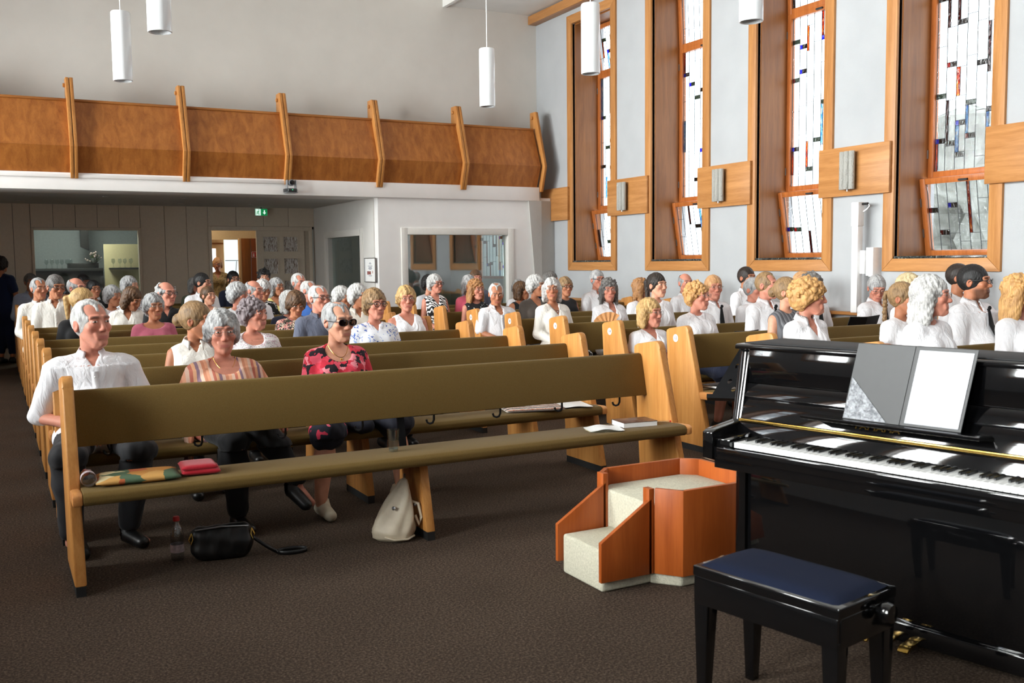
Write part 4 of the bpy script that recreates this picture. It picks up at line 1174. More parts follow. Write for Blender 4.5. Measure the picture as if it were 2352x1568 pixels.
def torso(f, P, g=0.0, hipg=0.0):
    k = .045
    f.cone((0, -.195, .572), (0, -.185, .72), P['hip'] + g + hipg, P['waist'] + g, k, (1, .80, 1))
    f.cone((0, -.185, .72), (0, -.165, .915), P['waist'] + g, P['chest'] + g, k, (1, .76, 1))
    f.cone((-P['sh'], -.148, .972), (P['sh'], -.148, .972), .060 + g, .060 + g, k, (1, .95, 1))
    if P['belly']: f.ell((0, -.25 - .02 * P['belly'], .72), (.115 + g, .085 + g, .12 + g), .05)
    if P['sex'] == 'f':
        for s in (-1, 1): f.ell((s * .066, -.232, .88), (.066 + g, .058 + g, .072 + g), .045)
    for s in (-1, 1): f.cone((s * .028, -.138, 1.050), (s * P['sh'], -.148, .99), .032 + g * .6, .046 + g, .03)
def v3(p): return np.array(p, float)
def arm(f, P, n, g=0.0, upto=2.0, k=.02):
    a, b, c = v3(P['sho_' + n]), v3(P['elb_' + n]), v3(P['wri_' + n])
    q = .92 if P['sex'] == 'f' else 1
    if upto <= 1:
        e = a + (b - a) * upto; f.cone(a, e, .047 * q + g, (.047 - .008 * upto) * q + g * 1.2, k)
    else:
        f.cone(a, b, .047 * q + g, .039 * q + g, k); t = upto - 1
        f.cone(b, b + (c - b) * t, .039 * q + g, (.039 - .011 * t) * q + g, k)
def hand(f, P, n):
    w, m = v3(P['wri_' + n]), v3(P['han_' + n]); d = m - w; L = np.linalg.norm(d); d /= L
    s = 1 if n == 'l' else -1
    up = v3(P.get('pup_' + n, (0, 0, 1))); lat = np.cross(d, up); lat /= np.linalg.norm(lat); up = np.cross(lat, d)
    for i, o in enumerate((-.024, -.008, .008, .023)):
        root = m + lat * o - d * .005 * abs(i - 1.2)
        f.cone(w + lat * o * .5, root, .017, .0115, .012)
        fl = (.062, .072, .069, .055)[i]
        k1 = root + d * fl * .5 - up * .008; k2 = k1 + d * fl * .32 - up * .022; k3 = k2 + d * fl * .08 - up * .02
        f.cone(root, k1, .0092, .0085, .004); f.cone(k1, k2, .0085, .0076, .003); f.cone(k2, k3, .0076, .0066, .003)
    th = -lat * s * .02 if np.dot(lat, (s, 0, 0)) > 0 else lat * s * .02
    t0 = w + d * .03 + th * 1.1; t1 = t0 + d * .035 + th * .9 - up * .006; t2 = t1 + d * .034 + th * .1 - up * .006
    f.cone(t0, t1, .0125, .0105, .008); f.cone(t1, t2, .0105, .0088, .003)
def leg(f, P, n, g=0.0, end=1.0, k=.03):
    h, kn, an = v3(P['hip_' + n]), v3(P['kne_' + n]), v3(P['ank_' + n])
    q = 1.0
    f.cone(h, kn, .088 * q + g, .060 * q + g * 1.1, k)
    e = kn + (an - kn) * end
    f.cone(kn, kn + (e - kn) * .4, .058 + g, .056 + g * 1.1, k); f.cone(kn + (e - kn) * .4, e, .054 + g, .036 + g * 1.35, k)
def head(f, sex, age):
    c = HC
    def E(p, r, k=.02, op='u'): f.ell(c + v3(p), r, k, op)
    def C(a, b, ra, rb, k=.01, op='u'): f.cone(c + v3(a), c + v3(b), ra, rb, k, (1, 1, 1), op)
    w = 1.0 if sex == 'm' else .955
    E((0, .014, .026), (.074 * w, .094, .090), .02)
    E((0, -.034, -.030), (.056 * w, .062, .078), .025)
    E((0, -.054, -.086), (.030 * w, .038, .028 if sex == 'm' else .024), .02)
    for s in (-1, 1):
        C((s * .044 * w, -.010, -.052), (s * .018, -.064, -.096), .015, .016, .018)
        E((s * .040, -.068, -.018), (.021, .018, .018), .022)
        C((s * .014, -.090, .034), (s * .044, -.076, .031), .009, .009, .014)
        E((s * .0315, -.1005, .012), (.0175, .016, .0125), .010, 's')
        E((s * .0315, -.0805, .0115), (.0155, .0125, .0105), .005)
        C((s * .034, -.083, -.002), (s * .028, -.086, -.004), .006, .006, .008)
        E((s * .0745 * w, .012, -.004), (.009, .020, .031), .008); E((s * .082 * w, .004, .0), (.006, .011, .018), .003, 's')
        E((s * .010, -.098, -.030), (.008, .010, .0075), .006)
        C((s * .030, -.086, -.050), (s * .024, -.090, -.066), .006, .005, .012)
    C((0, -.090, .022), (0, -.110, -.024), .0075, .0105, .010); E((0, -.108, -.028), (.0115, .0115, .0095), .006)
    E((0, -.084, -.064), (.026, .017, .022), .012)
    C((-.017, -.094, -.0585), (.017, -.094, -.0585), .0042, .0042, .004); C((-.014, -.0955, -.0685), (.014, -.0955, -.0685), .0052, .0052, .004)
    C((-.020, -.0995, -.0635), (.020, -.0995, -.0635), .0018, .0018, .003, 's')
    C((0, -.087, -.098), (0, -.080, -.102), .013, .015, .015)
BASE = {}
def base_fields(P, lod, hands=None):
    hf, bc, hn = LOD[lod]
    fine = [(-.088, .088, hf)]; fy = [(-.285, -.03, hf)]; fz = [(1.085, 1.35, hf)]
    xs, ys, zs = list(fine), list(fy), list(fz)
    hands = hands if hands is not None else (lod != 'far')
    if hands:
        pts = np.array([P['wri_r'], P['wri_l'], P['han_r'], P['han_l']])
        lo, hi = pts.min(0) - .05, pts.max(0) + .05; lo[1] -= .06
        xs.append((lo[0], hi[0], hn)); ys.append((lo[1], hi[1], hn)); zs.append((lo[2] - .03, hi[2], hn))
    A = np.array([v for k, v in P.items() if isinstance(v, tuple) and not k.startswith('pup')])
    return (axis(min(-.3, A[:, 0].min() - .08), max(.3, A[:, 0].max() + .08), bc, xs), axis(A[:, 1].min() - .08, .05, bc, ys), axis(min(-.03, A[:, 2].min() - .06), 1.36, bc, zs))
def body_base(key, P, lod):
    kk = ('body', key, lod)
    if kk in BASE: return BASE[kk]
    f = Field(*base_fields(P, lod))
    torso(f, P)
    f.cone((0, -.132, 1.0), (0, -.140, 1.14), .052 if P['sex'] == 'm' else .043, .049 if P['sex'] == 'm' else .041, .022)
    for n in 'rl':
        arm(f, P, n); hand(f, P, n); leg(f, P, n)
        f.cone(v3(P['ank_' + n]) + (0, .015, -.045), v3(P['toe_' + n]) + (0, .045, -.004), .030, .020, .012, (1, 1, .9))
    head(f, P['sex'], 0)
    V, Q = f.net()
    h = V - HC
    ax, ay, az = np.abs(h[:, 0]), h[:, 1], h[:, 2]
    front = ay < -.06
    lips = np.exp(-((ax / .023) ** 4)) * np.exp(-(((az + .0640) / .0085) ** 4)) * front
    br = np.exp(-(((ax - .030) / .017) ** 4)) * np.exp(-(((az - .033 + (ax - .03) ** 2 * 6) / .0058) ** 4)) * front
    bl = np.exp(-(((ax - .04) / .02) ** 2)) * np.exp(-(((az + .022) / .022) ** 2)) * front + .9 * np.exp(-((ax / .014) ** 2)) * np.exp(-(((az + .025) / .016) ** 2)) * (ay < -.1) + .8 * (ax > .07) * (np.abs(az) < .04) * (np.abs(ay) < .05)
    jaw = np.clip((-az - .035) / .02, 0, 1) * np.clip((-ay + .0) / .03, 0, 1) * (az > -.13)
    BASE[kk] = (V, Q, np.stack([lips, br, np.clip(bl, 0, 1), jaw], -1).astype(np.float32))
    return BASE[kk]
def cut_neck(f, kind):
    if kind == 'crew': f.ell((0, -.175, 1.095), (.072, .082, .055), .006, 's')
    elif kind == 'scoop': f.ell((0, -.235, 1.055), (.088, .115, .105), .006, 's')
    elif kind == 'wide': f.ell((0, -.215, 1.07), (.115, .12, .075), .006, 's')
    elif kind in ('v', 'vs', 'tank'):
        zv = {'v': .93, 'vs': .985, 'tank': .935}[kind]; sl = {'v': .42, 'vs': .42, 'tank': .62}[kind]
        f.ell((0, -.165, 1.095), (.070, .075, .055), .004, 's')
        f.put((-.12, -.40, zv - .02), (.12, -.12, 1.12), lambda x, y, z: np.maximum(np.maximum((np.abs(x) - (z - zv) * sl) * .9, zv - z), y + .13), .004, 's', .01)
    if kind == 'tank':
        for s in (-1, 1): f.ell((s * .185, -.155, .965), (.075, .12, .15), .004, 's')
    if kind == 'sl':
        f.ell((0, -.175, 1.095), (.072, .09, .06), .006, 's')
def top_base(key, P, lod, sleeve, neck, g=.011, seed=1, open_=False):
    kk = ('top', key, lod, sleeve, neck, open_)
    if kk in BASE: return BASE[kk]
    res = {'near': .0085, 'mid': .012, 'far': .017}[lod]
    A = base_fields(P, 'far', False)
    f = Field(axis(A[0][0], A[0][-1], res), axis(A[1][0] if sleeve > 1 else -.42, .06, res), axis(.47, 1.13, res))
    torso(f, P, g, .012)
    if sleeve > 0:
        for n in 'rl': arm(f, P, n, g + (.008 if sleeve <= 1 else .006), sleeve, .03)
    for n in 'rl': f.cone(P['hip_' + n], v3(P['hip_' + n]) + (0, -.10, 0), .112, .106, .03)
    cut_neck(f, neck)
    if sleeve == 0 and neck != 'tank':
        for s in (-1, 1): f.ell((s * .205, -.15, .945), (.07, .12, .13), .004, 's')
    V, Q = f.net()
    N_ = vnorm(V, Q)
    V = V + N_ * (wob(V * (1, 1, .6), seed, .0024, 17) + wob(V * (1, .6, .35), seed + 5, .0011, 60))[:, None]
    BASE[kk] = (V, Q)
    return BASE[kk]
def bottom_base(key, P, lod, kind):
    kk = ('bot', key, lod, kind)
    if kk in BASE: return BASE[kk]
    res = {'near': .011, 'mid': .016, 'far': .024}[lod]
    A = base_fields(P, 'far', False)
    f = Field(axis(A[0][0], A[0][-1], res), axis(A[1][0], .05, res), axis(min(.04, A[2][0]), .70, res))
    f.cone((0, -.195, .572), (0, -.185, .66), P['hip'] + .002, P['waist'] - .012, .04, (1, .80, 1))
    if kind == 'trousers':
        for n in 'rl': leg(f, P, n, .013, .95)
    else:
        e = {'skirt': .12, 'long_skirt': .75}[kind]
        for n in 'rl': leg(f, P, n, .016, e, .09)
        m = (v3(P['kne_r']) + v3(P['kne_l'])) / 2; h = (v3(P['hip_r']) + v3(P['hip_l'])) / 2
        f.cone(h, m, .09, .062, .08)
    V, Q = f.net(); N_ = vnorm(V, Q)
    V = V + N_ * (wob(V, 11, .003, 24) + wob(V, 15, .002, 60))[:, None]
    BASE[kk] = (V, Q)
    return BASE[kk]
def warp(V, sp, headrot=True):
    """fit the reference figure to one person: torso length, build, turned head"""
    V = np.array(V, float)
    z = V[:, 2].copy(); ft = sp['ft']; w_ = sp['w']
    zt = np.where(z > SEAT, SEAT + (np.minimum(z, PIV[2]) - SEAT) * ft + np.maximum(z - PIV[2], 0), z)
    t = np.clip((z - (PIV[2] - .03)) / .06, 0, 1); t = t * t * (3 - 2 * t)
    wx = w_ + (1 - w_) * np.clip((z - 1.0) / .08, 0, 1)
    B = np.stack([V[:, 0] * wx, V[:, 1] * (1 + (w_ - 1) * .6 * (z > SEAT) * (z < 1.0)) + sp['dy'] * 0, zt], -1)
    if headrot:
        H = (V - PIV) * sp['hs']
        R = np.array(sp['R']); p2 = np.array([0, PIV[1], SEAT + (PIV[2] - SEAT) * ft])
        Hh = H @ R.T + p2
        B = B * (1 - t)[:, None] + Hh * t[:, None]
    return B
# ---------------- hair
HAIR = {}
def hair_base(style, lod):
    kk = (style, lod)
    if kk in HAIR: return HAIR[kk]
    res = {'near': .0042, 'mid': .006, 'far': .008}[lod]
    f = Field(axis(-.14, .14, res), axis(-.14, .22, res), axis(-.34 if style in ('long', 'braid', 'pony', 'curly_long') else -.19, .18, res))
    E = lambda c, r, k=.015, op='u': f.ell(c, r, k, op)
    C = lambda a, b, ra, rb, k=.015, op='u': f.cone(a, b, ra, rb, k, (1, 1, 1), op)
    th = {'short_m': .010, 'messy': .013, 'receding': .007, 'thin': .006, 'bald': .006, 'short_f': .016, 'crop_f': .014, 'puffy': .021, 'bob': .013, 'long': .014, 'curly': .012, 'curly_short': .010, 'curly_long': .012, 'curly_ball': .022, 'bun': .009, 'pony': .010, 'braid': .009, 'curly_m': .008}[style]
    E((0, .016, .028), (.0745 + th, .0945 + th, .0905 + th * 1.15), 0)
    amp, fr = .003, 60
    if style in ('short_m', 'receding', 'thin', 'bald'): amp, fr = .0014, 90
    male = style in ('short_m', 'messy', 'receding', 'thin', 'bald', 'curly_m')
    if style in ('bob', 'curly', 'curly_long', 'long'):
        E((0, .03, -.045), (.088, .075, .085), .03)
        for s in (-1, 1): C((s * .076, .0, .02), (s * .080, .002, -.105 if style == 'bob' else -.13), .028, .022, .03)
        C((-.05, .06, -.09), (.05, .06, -.09), .03, .03, .03)
    if style in ('long', 'curly_long'):
        C((-.04, .065, -.06), (-.055, .075, -.25), .055, .04, .03); C((.04, .065, -.06), (.055, .075, -.25), .055, .04, .03)
        for s in (-1, 1): C((s * .083, .01, -.08), (s * .09, .03, -.22), .028, .022, .03)
    if style in ('short_f', 'puffy', 'crop_f', 'curly_short', 'curly_ball'):
        E((0, .045, -.03), (.070 + th * .5, .060 + th * .6, .06), .03)
        for s in (-1, 1): C((s * .076, .0, .03), (s * .078, .012, -.03), .020, .016, .02)
    if style == 'messy': C((-.035, -.080, .080), (.015, -.098, .052), .018, .007, .01)
    if 'curly' in style or style == 'messy':
        rr = np.random.RandomState(4); n = {'curly_m': 60, 'messy': 40}.get(style, 150)
        for i in range(n):
            d = rr.normal(size=3); d /= np.linalg.norm(d)
            if d[2] < -.35 and style not in ('curly', 'curly_long'): continue
            c = np.array((0, .016, .028)) + d * (np.array((.0745, .0945, .0905)) + th)
            if style in ('curly', 'curly_long') and d[2] < .1: c = np.array((d[0] * .096, .02 + d[1] * .085, -.15 * rr.rand() if style == 'curly' else -.26 * rr.rand()))
            E(tuple(c), tuple(rr.uniform(.011, .019, 3)), .004)
    # face opening
    top = {'short_m': .066, 'messy': .056, 'receding': .086, 'thin': .088, 'bald': .09, 'curly_m': .08, 'bun': .070, 'pony': .070, 'braid': .068, 'bob': .062, 'short_f': .056, 'crop_f': .060, 'long': .058, 'curly_short': .056}.get(style, .050)
    E((.010 if not male and style not in ('bun', 'pony', 'braid') else 0, -.125, top - .115), (.0735 if male or style in ('bun', 'pony', 'braid') else .066, .082, .112), .008, 's')
    if style in ('receding', 'thin'):
        for s in (-1, 1): E((s * .040, -.085, .085), (.034, .06, .05), .01, 's')
    if style == 'thin': E((0, .0, .15), (.05, .085, .045), .01, 's')
    if style in ('bald', 'curly_m'):
        E((0, -.035, .105), (.085, .105, .078), .008, 's')
    if male or style in ('bun', 'pony', 'braid'):
        for s in (-1, 1): E((s * .090, .004, -.014), (.026, .024, .034), .006, 's')
        f.half((0, -.35, -1), .045); E((0, -.06, -.10), (.1, .10, .085), .004, 's')
    elif style in ('short_f', 'puffy', 'crop_f', 'curly_short', 'curly_ball'):
        E((0, -.075, -.085), (.12, .105, .075), .01, 's'); f.half((0, -.3, -1), .075)
    else:
        E((0, -.075, -.13), (.062, .09, .15), .01, 's')
    if style in ('bun',):
        E((0, .125, .0), (.045, .036, .042), .012); amp = .002
    if style == 'pony': C((0, .10, .05), (0, .145, .03), .022, .028, .01); C((0, .145, .03), (0, .135, -.20), .030, .012, .01)
    if style == 'braid':
        C((0, .10, .045), (0, .135, .045), .014, .014, .01)
        for i in range(9): E((.004 * (-1) ** i, .140, .03 - i * .027), (.017, .016, .019), .004)
    V, Q = f.net(); N_ = vnorm(V, Q)
    d = wob(V, 3, amp, fr)
    if style in ('puffy', 'short_f', 'crop_f', 'bob', 'long'): d = d + wob(V * (1, 1, .35), 8, .0022, 190)
    V = V + N_ * d[:, None]
    HAIR[kk] = np_mesh('hair', V, Q)
    return HAIR[kk]
def hair_mat(name, dark, light):
    if name in MATS: return MATS[name]
    m, h, p = base(name)
    v = coords(h, (1, 1, .12))
    f = noise(h, v, 130, 4, .65, .4); g_ = noise(h, coords(h), 16, 2)
    mx = h.add('ShaderNodeMath', operation='MULTIPLY_ADD'); mx.inputs[1].default_value = .5; h.link(g_, mx.inputs[0])
    hv = h.add('ShaderNodeMath', operation='MULTIPLY'); hv.inputs[1].default_value = .7; h.link(f, hv.inputs[0]); h.link(hv.outputs[0], mx.inputs[2])
    h.link(ramp(h, mx.outputs[0], [(.42, dark), (.72, light)]), p.inputs['Base Color'])
    p.inputs['Roughness'].default_value = .5; p.inputs['Specular IOR Level'].default_value = .35
    bump(h, p, f, .55, .006)
    return m
HC_ = {'white': ((128, 126, 124), (206, 204, 201)), 'silver': ((96, 96, 97), (186, 185, 184)), 'grey': ((92, 92, 94), (172, 171, 170)), 'mauve': ((84, 74, 78), (140, 128, 130)),
       'dgrey': ((52, 50, 50), (118, 114, 110)), 'brown': ((50, 34, 22), (104, 74, 48)), 'lbrown': ((92, 70, 46), (158, 126, 88)), 'dark': ((20, 15, 13), (52, 42, 36)), 'black': ((12, 11, 11), (34, 32, 32)),
       'blonde': ((140, 104, 58), (206, 170, 114)), 'pblonde': ((150, 128, 90), (214, 196, 156)), 'auburn': ((116, 76, 44), (180, 130, 82)), 'ginger': ((150, 100, 62), (206, 160, 112)), 'straw': ((146, 102, 56), (212, 164, 104))}
def skin_mat(tone, browname, stub):
    name = 'skin_%s_%s_%d' % (tone, browname, stub)
    if name in MATS: return MATS[name]
    m, h, p = base(name)
    c = {'fair': (212, 154, 126), 'pink': (206, 138, 116), 'tan': (184, 122, 90), 'pale': (220, 172, 150), 'brown': (130, 80, 56)}[tone]
    at = h.add('ShaderNodeAttribute'); at.attribute_name = 'marks'
    sp = h.add('ShaderNodeSeparateColor'); h.link(at.outputs['Color'], sp.inputs[0])
    v = coords(h); f = noise(h, v, 26, 4, .6)
    lo = tuple(int(a * .93) for a in c)
    col = ramp(h, f, [(.3, lo), (.7, c)])
    def mix(fac, col, c2, amt):
        x = h.add('ShaderNodeMixRGB'); mu = h.add('ShaderNodeMath', operation='MULTIPLY'); mu.inputs[1].default_value = amt
        h.link(fac, mu.inputs[0]); h.link(mu.outputs[0], x.inputs[0]); h.link(col, x.inputs[1]); x.inputs[2].default_value = (*s2l(c2), 1)
        return x.outputs[0]
    col = mix(sp.outputs['Blue'], col, (int(c[0] * .96), int(c[1] * .74), int(c[2] * .70)), .4)
    col = mix(sp.outputs['Red'], col, (178, 96, 90), .75)
    bc = HC_[browname][0]
    col = mix(sp.outputs['Green'], col, tuple(int(x * .7 + c[i] * .15) for i, x in enumerate(bc)), .8)
    if stub: col = mix(at.outputs['Alpha'], col, HC_[browname][0], .35 * stub)
    h.link(col, p.inputs['Base Color'])
    p.inputs['Roughness'].default_value = .52; p.inputs['Specular IOR Level'].default_value = .35
    p.inputs['Subsurface Weight'].default_value = .06; p.inputs['Subsurface Radius'].default_value = (.01, .004, .002)
    bump(h, p, noise(h, v, 180, 3, .6), .12, .002)
    return m
def eye_mesh():
    g = G(); g.ball((0, 0, 0), (.0136, .0075, .0052), 12)
    g.mi = 1; g.ball((0, -.0052, .0), (.0058, .0030, .0050), 10)
    g.mi = 2; g.ball((0, -.0072, .0), (.0028, .0014, .0028), 8)
    return g.mesh('eye', smooth=True, angle=180)
EYE = eye_mesh()
M_EYE = [plain('eye_white', (226, 220, 214), .25, var=2), plain('iris', (70, 62, 52), .2, var=14, scale=300), plain('pupil', (8, 8, 8), .1, var=1)]
M_EYEB = [M_EYE[0], plain('iris_blue', (96, 120, 136), .2, var=14, scale=300), M_EYE[2]]
def glasses_mesh(kind):
    rx, rz, r = {'thin': (.021, .0165, .0011), 'dark': (.0225, .0165, .0024), 'round': (.0225, .021, .0026), 'sun': (.0285, .019, .0022)}[kind]
    fr = G(); lenses = []
    for s in (-1, 1):
        c = (s * .0325, -.113, .008 if kind != 'sun' else .006); n = 20
        pts = []
        for i in range(n + 1):
            a = 2 * PI * i / n; ca, sa = math.cos(a), math.sin(a); e = .8 if kind not in ('round',) else 1
            pts.append((c[0] + rx * math.copysign(abs(ca) ** e, ca), c[1] + .004 * abs(ca) * (1 if ca * s > 0 else 0) + .004 * (1 if ca * s > 0 else 0) * abs(ca), c[2] + rz * math.copysign(abs(sa) ** e, sa)))
        fr.tube(pts, r, 6, cap=False)
        ln = G(); lenses.append(ln); ln.raw([(c[0], c[1] - .001, c[2])] + pts[:-1], [(0, 1 + i, 1 + (i + 1) % n) for i in range(n)])
        fr.tube([(s * (.0325 + rx), -.105, c[2] + .004), (s * .074, -.075, c[2] + .005), (s * .079, .0, c[2] + .004), (s * .078, .022, c[2] - .014)], r * 1.1, 6)
    fr.tube([(-.0115, -.113, .012), (0, -.117, .014), (.0115, -.113, .012)], r, 6)
    return fr.mesh('frame', smooth=True, angle=180), [q.mesh('lens', smooth=True, angle=180) for q in lenses]
GLASS = {}
M_GLFR = {'thin': plain('thin_metal_frame', (120, 112, 108), .3, .8, var=6), 'dark': plain('dark_frame', (26, 24, 26), .3, var=3), 'round': plain('tortoise_frame', (40, 16, 18), .25, var=10, scale=90), 'sun': plain('dark_frame', (26, 24, 26), .3, var=3)}
M_LENS = glassy('spectacle_lens', (244, 246, 246), .02, 0); M_SUNL = glassy('sunglass_lens', (24, 14, 28), .02, 0)
def collar_geo(openv):
    """shirt collar in reference-figure coordinates"""
    g = G(); n = 22; c = (0, -.138); gap = .25 if not openv else .55
    rows = [[], [], []]
    for i in range(n + 1):
        a = -PI / 2 + gap + (2 * PI - 2 * gap) * i / n
        bk = .5 + .5 * math.sin(a)
        fl = max(0, 1 - min(i, n - i) / 5)
        rows[0].append((c[0] + .058 * math.cos(a), c[1] + .056 * math.sin(a), 1.060 + .036 * bk))
        rows[1].append((c[0] + .062 * math.cos(a), c[1] + .061 * math.sin(a), 1.080 + .036 * bk))
        rows[2].append((c[0] + (.082 + .014 * fl) * math.cos(a) * (1 - .1 * fl), c[1] + (.080 + .030 * fl) * math.sin(a), 1.040 + .030 * bk - .034 * fl))
    v = rows[0] + rows[1] + rows[2]; m = n + 1
    f = [(r * m + i, r * m + i + 1, (r + 1) * m + i + 1, (r + 1) * m + i) for r in (0, 1) for i in range(n)]
    g.raw(v, f)
    me = g.mesh('collar', smooth=True, angle=180)
    bm = bmesh.new(); bm.from_mesh(me); bmesh.ops.solidify(bm, geom=bm.faces, thickness=.003); bm.to_mesh(me); bm.free()
    co = np.zeros(len(me.vertices) * 3); me.vertices.foreach_get('co', co)
    return me, co.reshape(-1, 3)
COLLAR = {o: collar_geo(o) for o in (False, True)}
def warped_copy(me, co, sp, name, headrot=False):
    c = me.copy(); c.name = name
    c.vertices.foreach_set('co', warp(co, sp, headrot).astype(np.float32).ravel()); c.update()
    return c
def shoe_mesh(n, P):
    f = Field(axis(P['toe_' + n][0] - .09, P['toe_' + n][0] + .09, .010), axis(P['toe_' + n][1] - .07, P['ank_' + n][1] + .10, .010), axis(P['toe_' + n][2] - .055, P['toe_' + n][2] + .115, .009))
    z_ = P['toe_' + n][2] - .035
    a, t = v3(P['ank_' + n]), v3(P['toe_' + n])
    az = a[2] - .05; f.cone((a[0], a[1] + .025, az), (t[0], t[1] + .02, t[2] - .003), .046, .036, .02, (1, 1, .9)); f.cone((a[0], a[1] + .02, az + .01), (a[0], a[1] + .01, az + .055), .042, .038, .02)
    f.half((0, 0, -1), -z_)
    if abs(az - t[2]) < .05: f.half((0, 0, 1), z_ + .105)
    return np_mesh('shoe', *f.net())
SHOES = {}
def person(label, X, Y0, crown, yaw, pitch, sex, hair, hcol, top, bottom='trousers', glasses=None, lod='mid', tone='fair', w=1.0, hs=1.0, P=None, key=None, rz=0,
           stub=0, tie=None, collar=None, necklace=None, shoes='black', roll=0, blue=False, z0=0, ft=None, belly=0, brow=None):
    key = key or (sex + str(belly)); P = P or pose(sex, belly=belly)
    t = tag(thing('person', loc=(X, Y0 - .012, z0), rz=math.radians(rz)), label, 'person', 'seated congregation')
    hs = hs * (1.06 if sex == 'm' else 1.02)
    ft = ft or (crown - .239 * hs - SEAT) / (PIV[2] - SEAT)
    R = Matrix.Rotation(math.radians(yaw - rz), 3, 'Z') @ Matrix.Rotation(math.radians(pitch), 3, 'X') @ Matrix.Rotation(math.radians(roll), 3, 'Y')
    sp = dict(ft=ft, w=w, hs=hs, R=[list(r) for r in R], dy=0)
    V, Q, mk = body_base(key, P, lod)
    me = np_mesh('body', warp(V, sp), Q)
    at = me.color_attributes.new('marks', 'FLOAT_COLOR', 'POINT'); at.data.foreach_set('color', mk.ravel())
    link('body', me, skin_mat(tone, brow or hcol, stub), t)
    p2 = Vector((0, PIV[1], SEAT + (PIV[2] - SEAT) * ft))
    HM = Matrix.Translation(p2) @ R.to_4x4() @ Matrix.Scale(hs, 4) @ Matrix.Translation(Vector(HC - PIV))
    if hair:
        o = link('hair', hair_base(hair, lod), hair_mat('hair_' + hcol, *HC_[hcol]), t); o.matrix_local = HM
    if lod != 'far' or glasses is None:
        for s in (-1, 1):
            o = link('eye', EYE, M_EYEB if blue else M_EYE, t); o.matrix_local = HM @ Matrix.Translation((s * .0315, -.0868, .0108)) @ Matrix.Rotation(s * .18, 4, 'Z')
    if glasses:
        if glasses not in GLASS: GLASS[glasses] = glasses_mesh(glasses)
        gt = thing('spectacles', parent=t); gt.matrix_local = HM
        link('frame', GLASS[glasses][0], M_GLFR[glasses], gt); 
        for q in GLASS[glasses][1]: link('lens', q, M_SUNL if glasses == 'sun' else M_LENS, gt)
    # clothing
    sl, nk, mat = top
    V, Q = top_base(key, P, lod, sl, nk)
    tm = np_mesh('top', warp(V, sp, False), Q); link('top', tm, mat, t)
    if collar:
        cm, co = COLLAR[collar == 'open']
        link('collar', warped_copy(cm, co, sp, 'collar'), mat, t)
    if collar == 'open' and lod == 'near' and sex == 'm':
        W_ = np.zeros(len(tm.vertices) * 3); tm.vertices.foreach_get('co', W_); W_ = W_.reshape(-1, 3)
        def fyp(z):
            q = W_[(np.abs(W_[:, 0]) < .022) & (np.abs(W_[:, 2] - z) < .014)]
            return q[:, 1].min() if len(q) else -.2
        z1 = SEAT + (.965 - SEAT) * ft; zs = [z1 - .03 * i for i in range(12)]
        g = G(); v = []
        for z in zs: y = fyp(z); v += [(-.016, y + .004, z), (-.014, y - .004, z), (.014, y - .004, z), (.016, y + .004, z)]
        g.raw(v, [(i * 4 + j, i * 4 + j + 1, i * 4 + 5 + j, i * 4 + 4 + j) for i in range(len(zs) - 1) for j in range(3)])
        pk = obj('placket', g, mat, t, smooth=True, angle=180)
        for z in zs[1::3]:
            g = G(); g.ball((0, fyp(z) - .005, z), (.006, .003, .006), 8); obj('button', g, M_PAPER, pk, smooth=True)
    if bottom:
        V, Q = bottom_base(key, P, lod, bottom[0] if isinstance(bottom, tuple) else bottom)
        link('skirt' if 'skirt' in str(bottom) else 'trousers', np_mesh('trousers', warp(V, sp, False), Q), bottom[1] if isinstance(bottom, tuple) else M_DARKTR, t)
    if tie or necklace:
        W_ = np.zeros(len(tm.vertices) * 3); tm.vertices.foreach_get('co', W_); W_ = W_.reshape(-1, 3)
        def fy(z):
            q = W_[(np.abs(W_[:, 0]) < .03) & (np.abs(W_[:, 2] - z) < .02)]
            return q[:, 1].min() if len(q) else -.2
        zt = SEAT + (1.055 - SEAT) * ft
    if tie:
        g = G(); zs = [zt - .035, zt - .06, zt - .16, zt - .28, zt - .40]; ws = [.014, .013, .026, .034, .040]
        v = []
        for z, ww in zip(zs, ws):
            y = min(fy(z), fy(z + .02), fy(z - .02)) - .006
            if z == zs[0]: y = min(y, -.205)
            v += [(-ww, y, z), (0, y - .006, z), (ww, y, z), (ww, y + .008, z), (-ww, y + .008, z)]
        f = []
        for i in range(len(zs) - 1):
            for j in range(5): f.append((i * 5 + j, i * 5 + (j + 1) % 5, i * 5 + 5 + (j + 1) % 5, i * 5 + 5 + j))
        f += [(0, 1, 2, 3, 4), tuple(range(len(v) - 5, len(v)))]
        g.raw(v, f); o = obj('tie', g, tie, t, smooth=True)
        g = G(); g.ball((0, v[1][1] - .002, zt - .028), (.019, .012, .018), 10); obj('tie_knot', g, tie, t, smooth=True)
    if necklace:
        g = G(); pts = []
        for i in range(15):
            a = -1.15 + 2.3 * i / 14
            pts.append((.072 * math.sin(a), -.158 - .078 * math.cos(a) - .014 * (1 - abs(a) / 1.15), zt + .015 - .075 * (math.cos(a) - .41) / .59))
        g.tube(pts, .0018 if necklace != 'pearl' else .005, 6); nk_ = obj('necklace', g, M_BRASS if necklace == 'gold' else M_METAL, t, smooth=True)
        g = G(); g.ball((0, pts[7][1] - .004, pts[7][2] - .012), .008, 8); obj('pendant', g, M_BRASS if necklace == 'gold' else M_METAL, nk_, smooth=True)
    if shoes:
        for n in 'rl':
            if (key, n) not in SHOES: SHOES[(key, n)] = shoe_mesh(n, P)
            link('shoe', SHOES[(key, n)], M_SHOE if shoes == 'black' else shoes, t)
    return t
M_DARKTR = plain('dark_trousers', (24, 24, 28), .8, var=4, scale=200, sheen=.1)
M_SHOE = plain('black_leather', (16, 15, 15), .4, var=3)
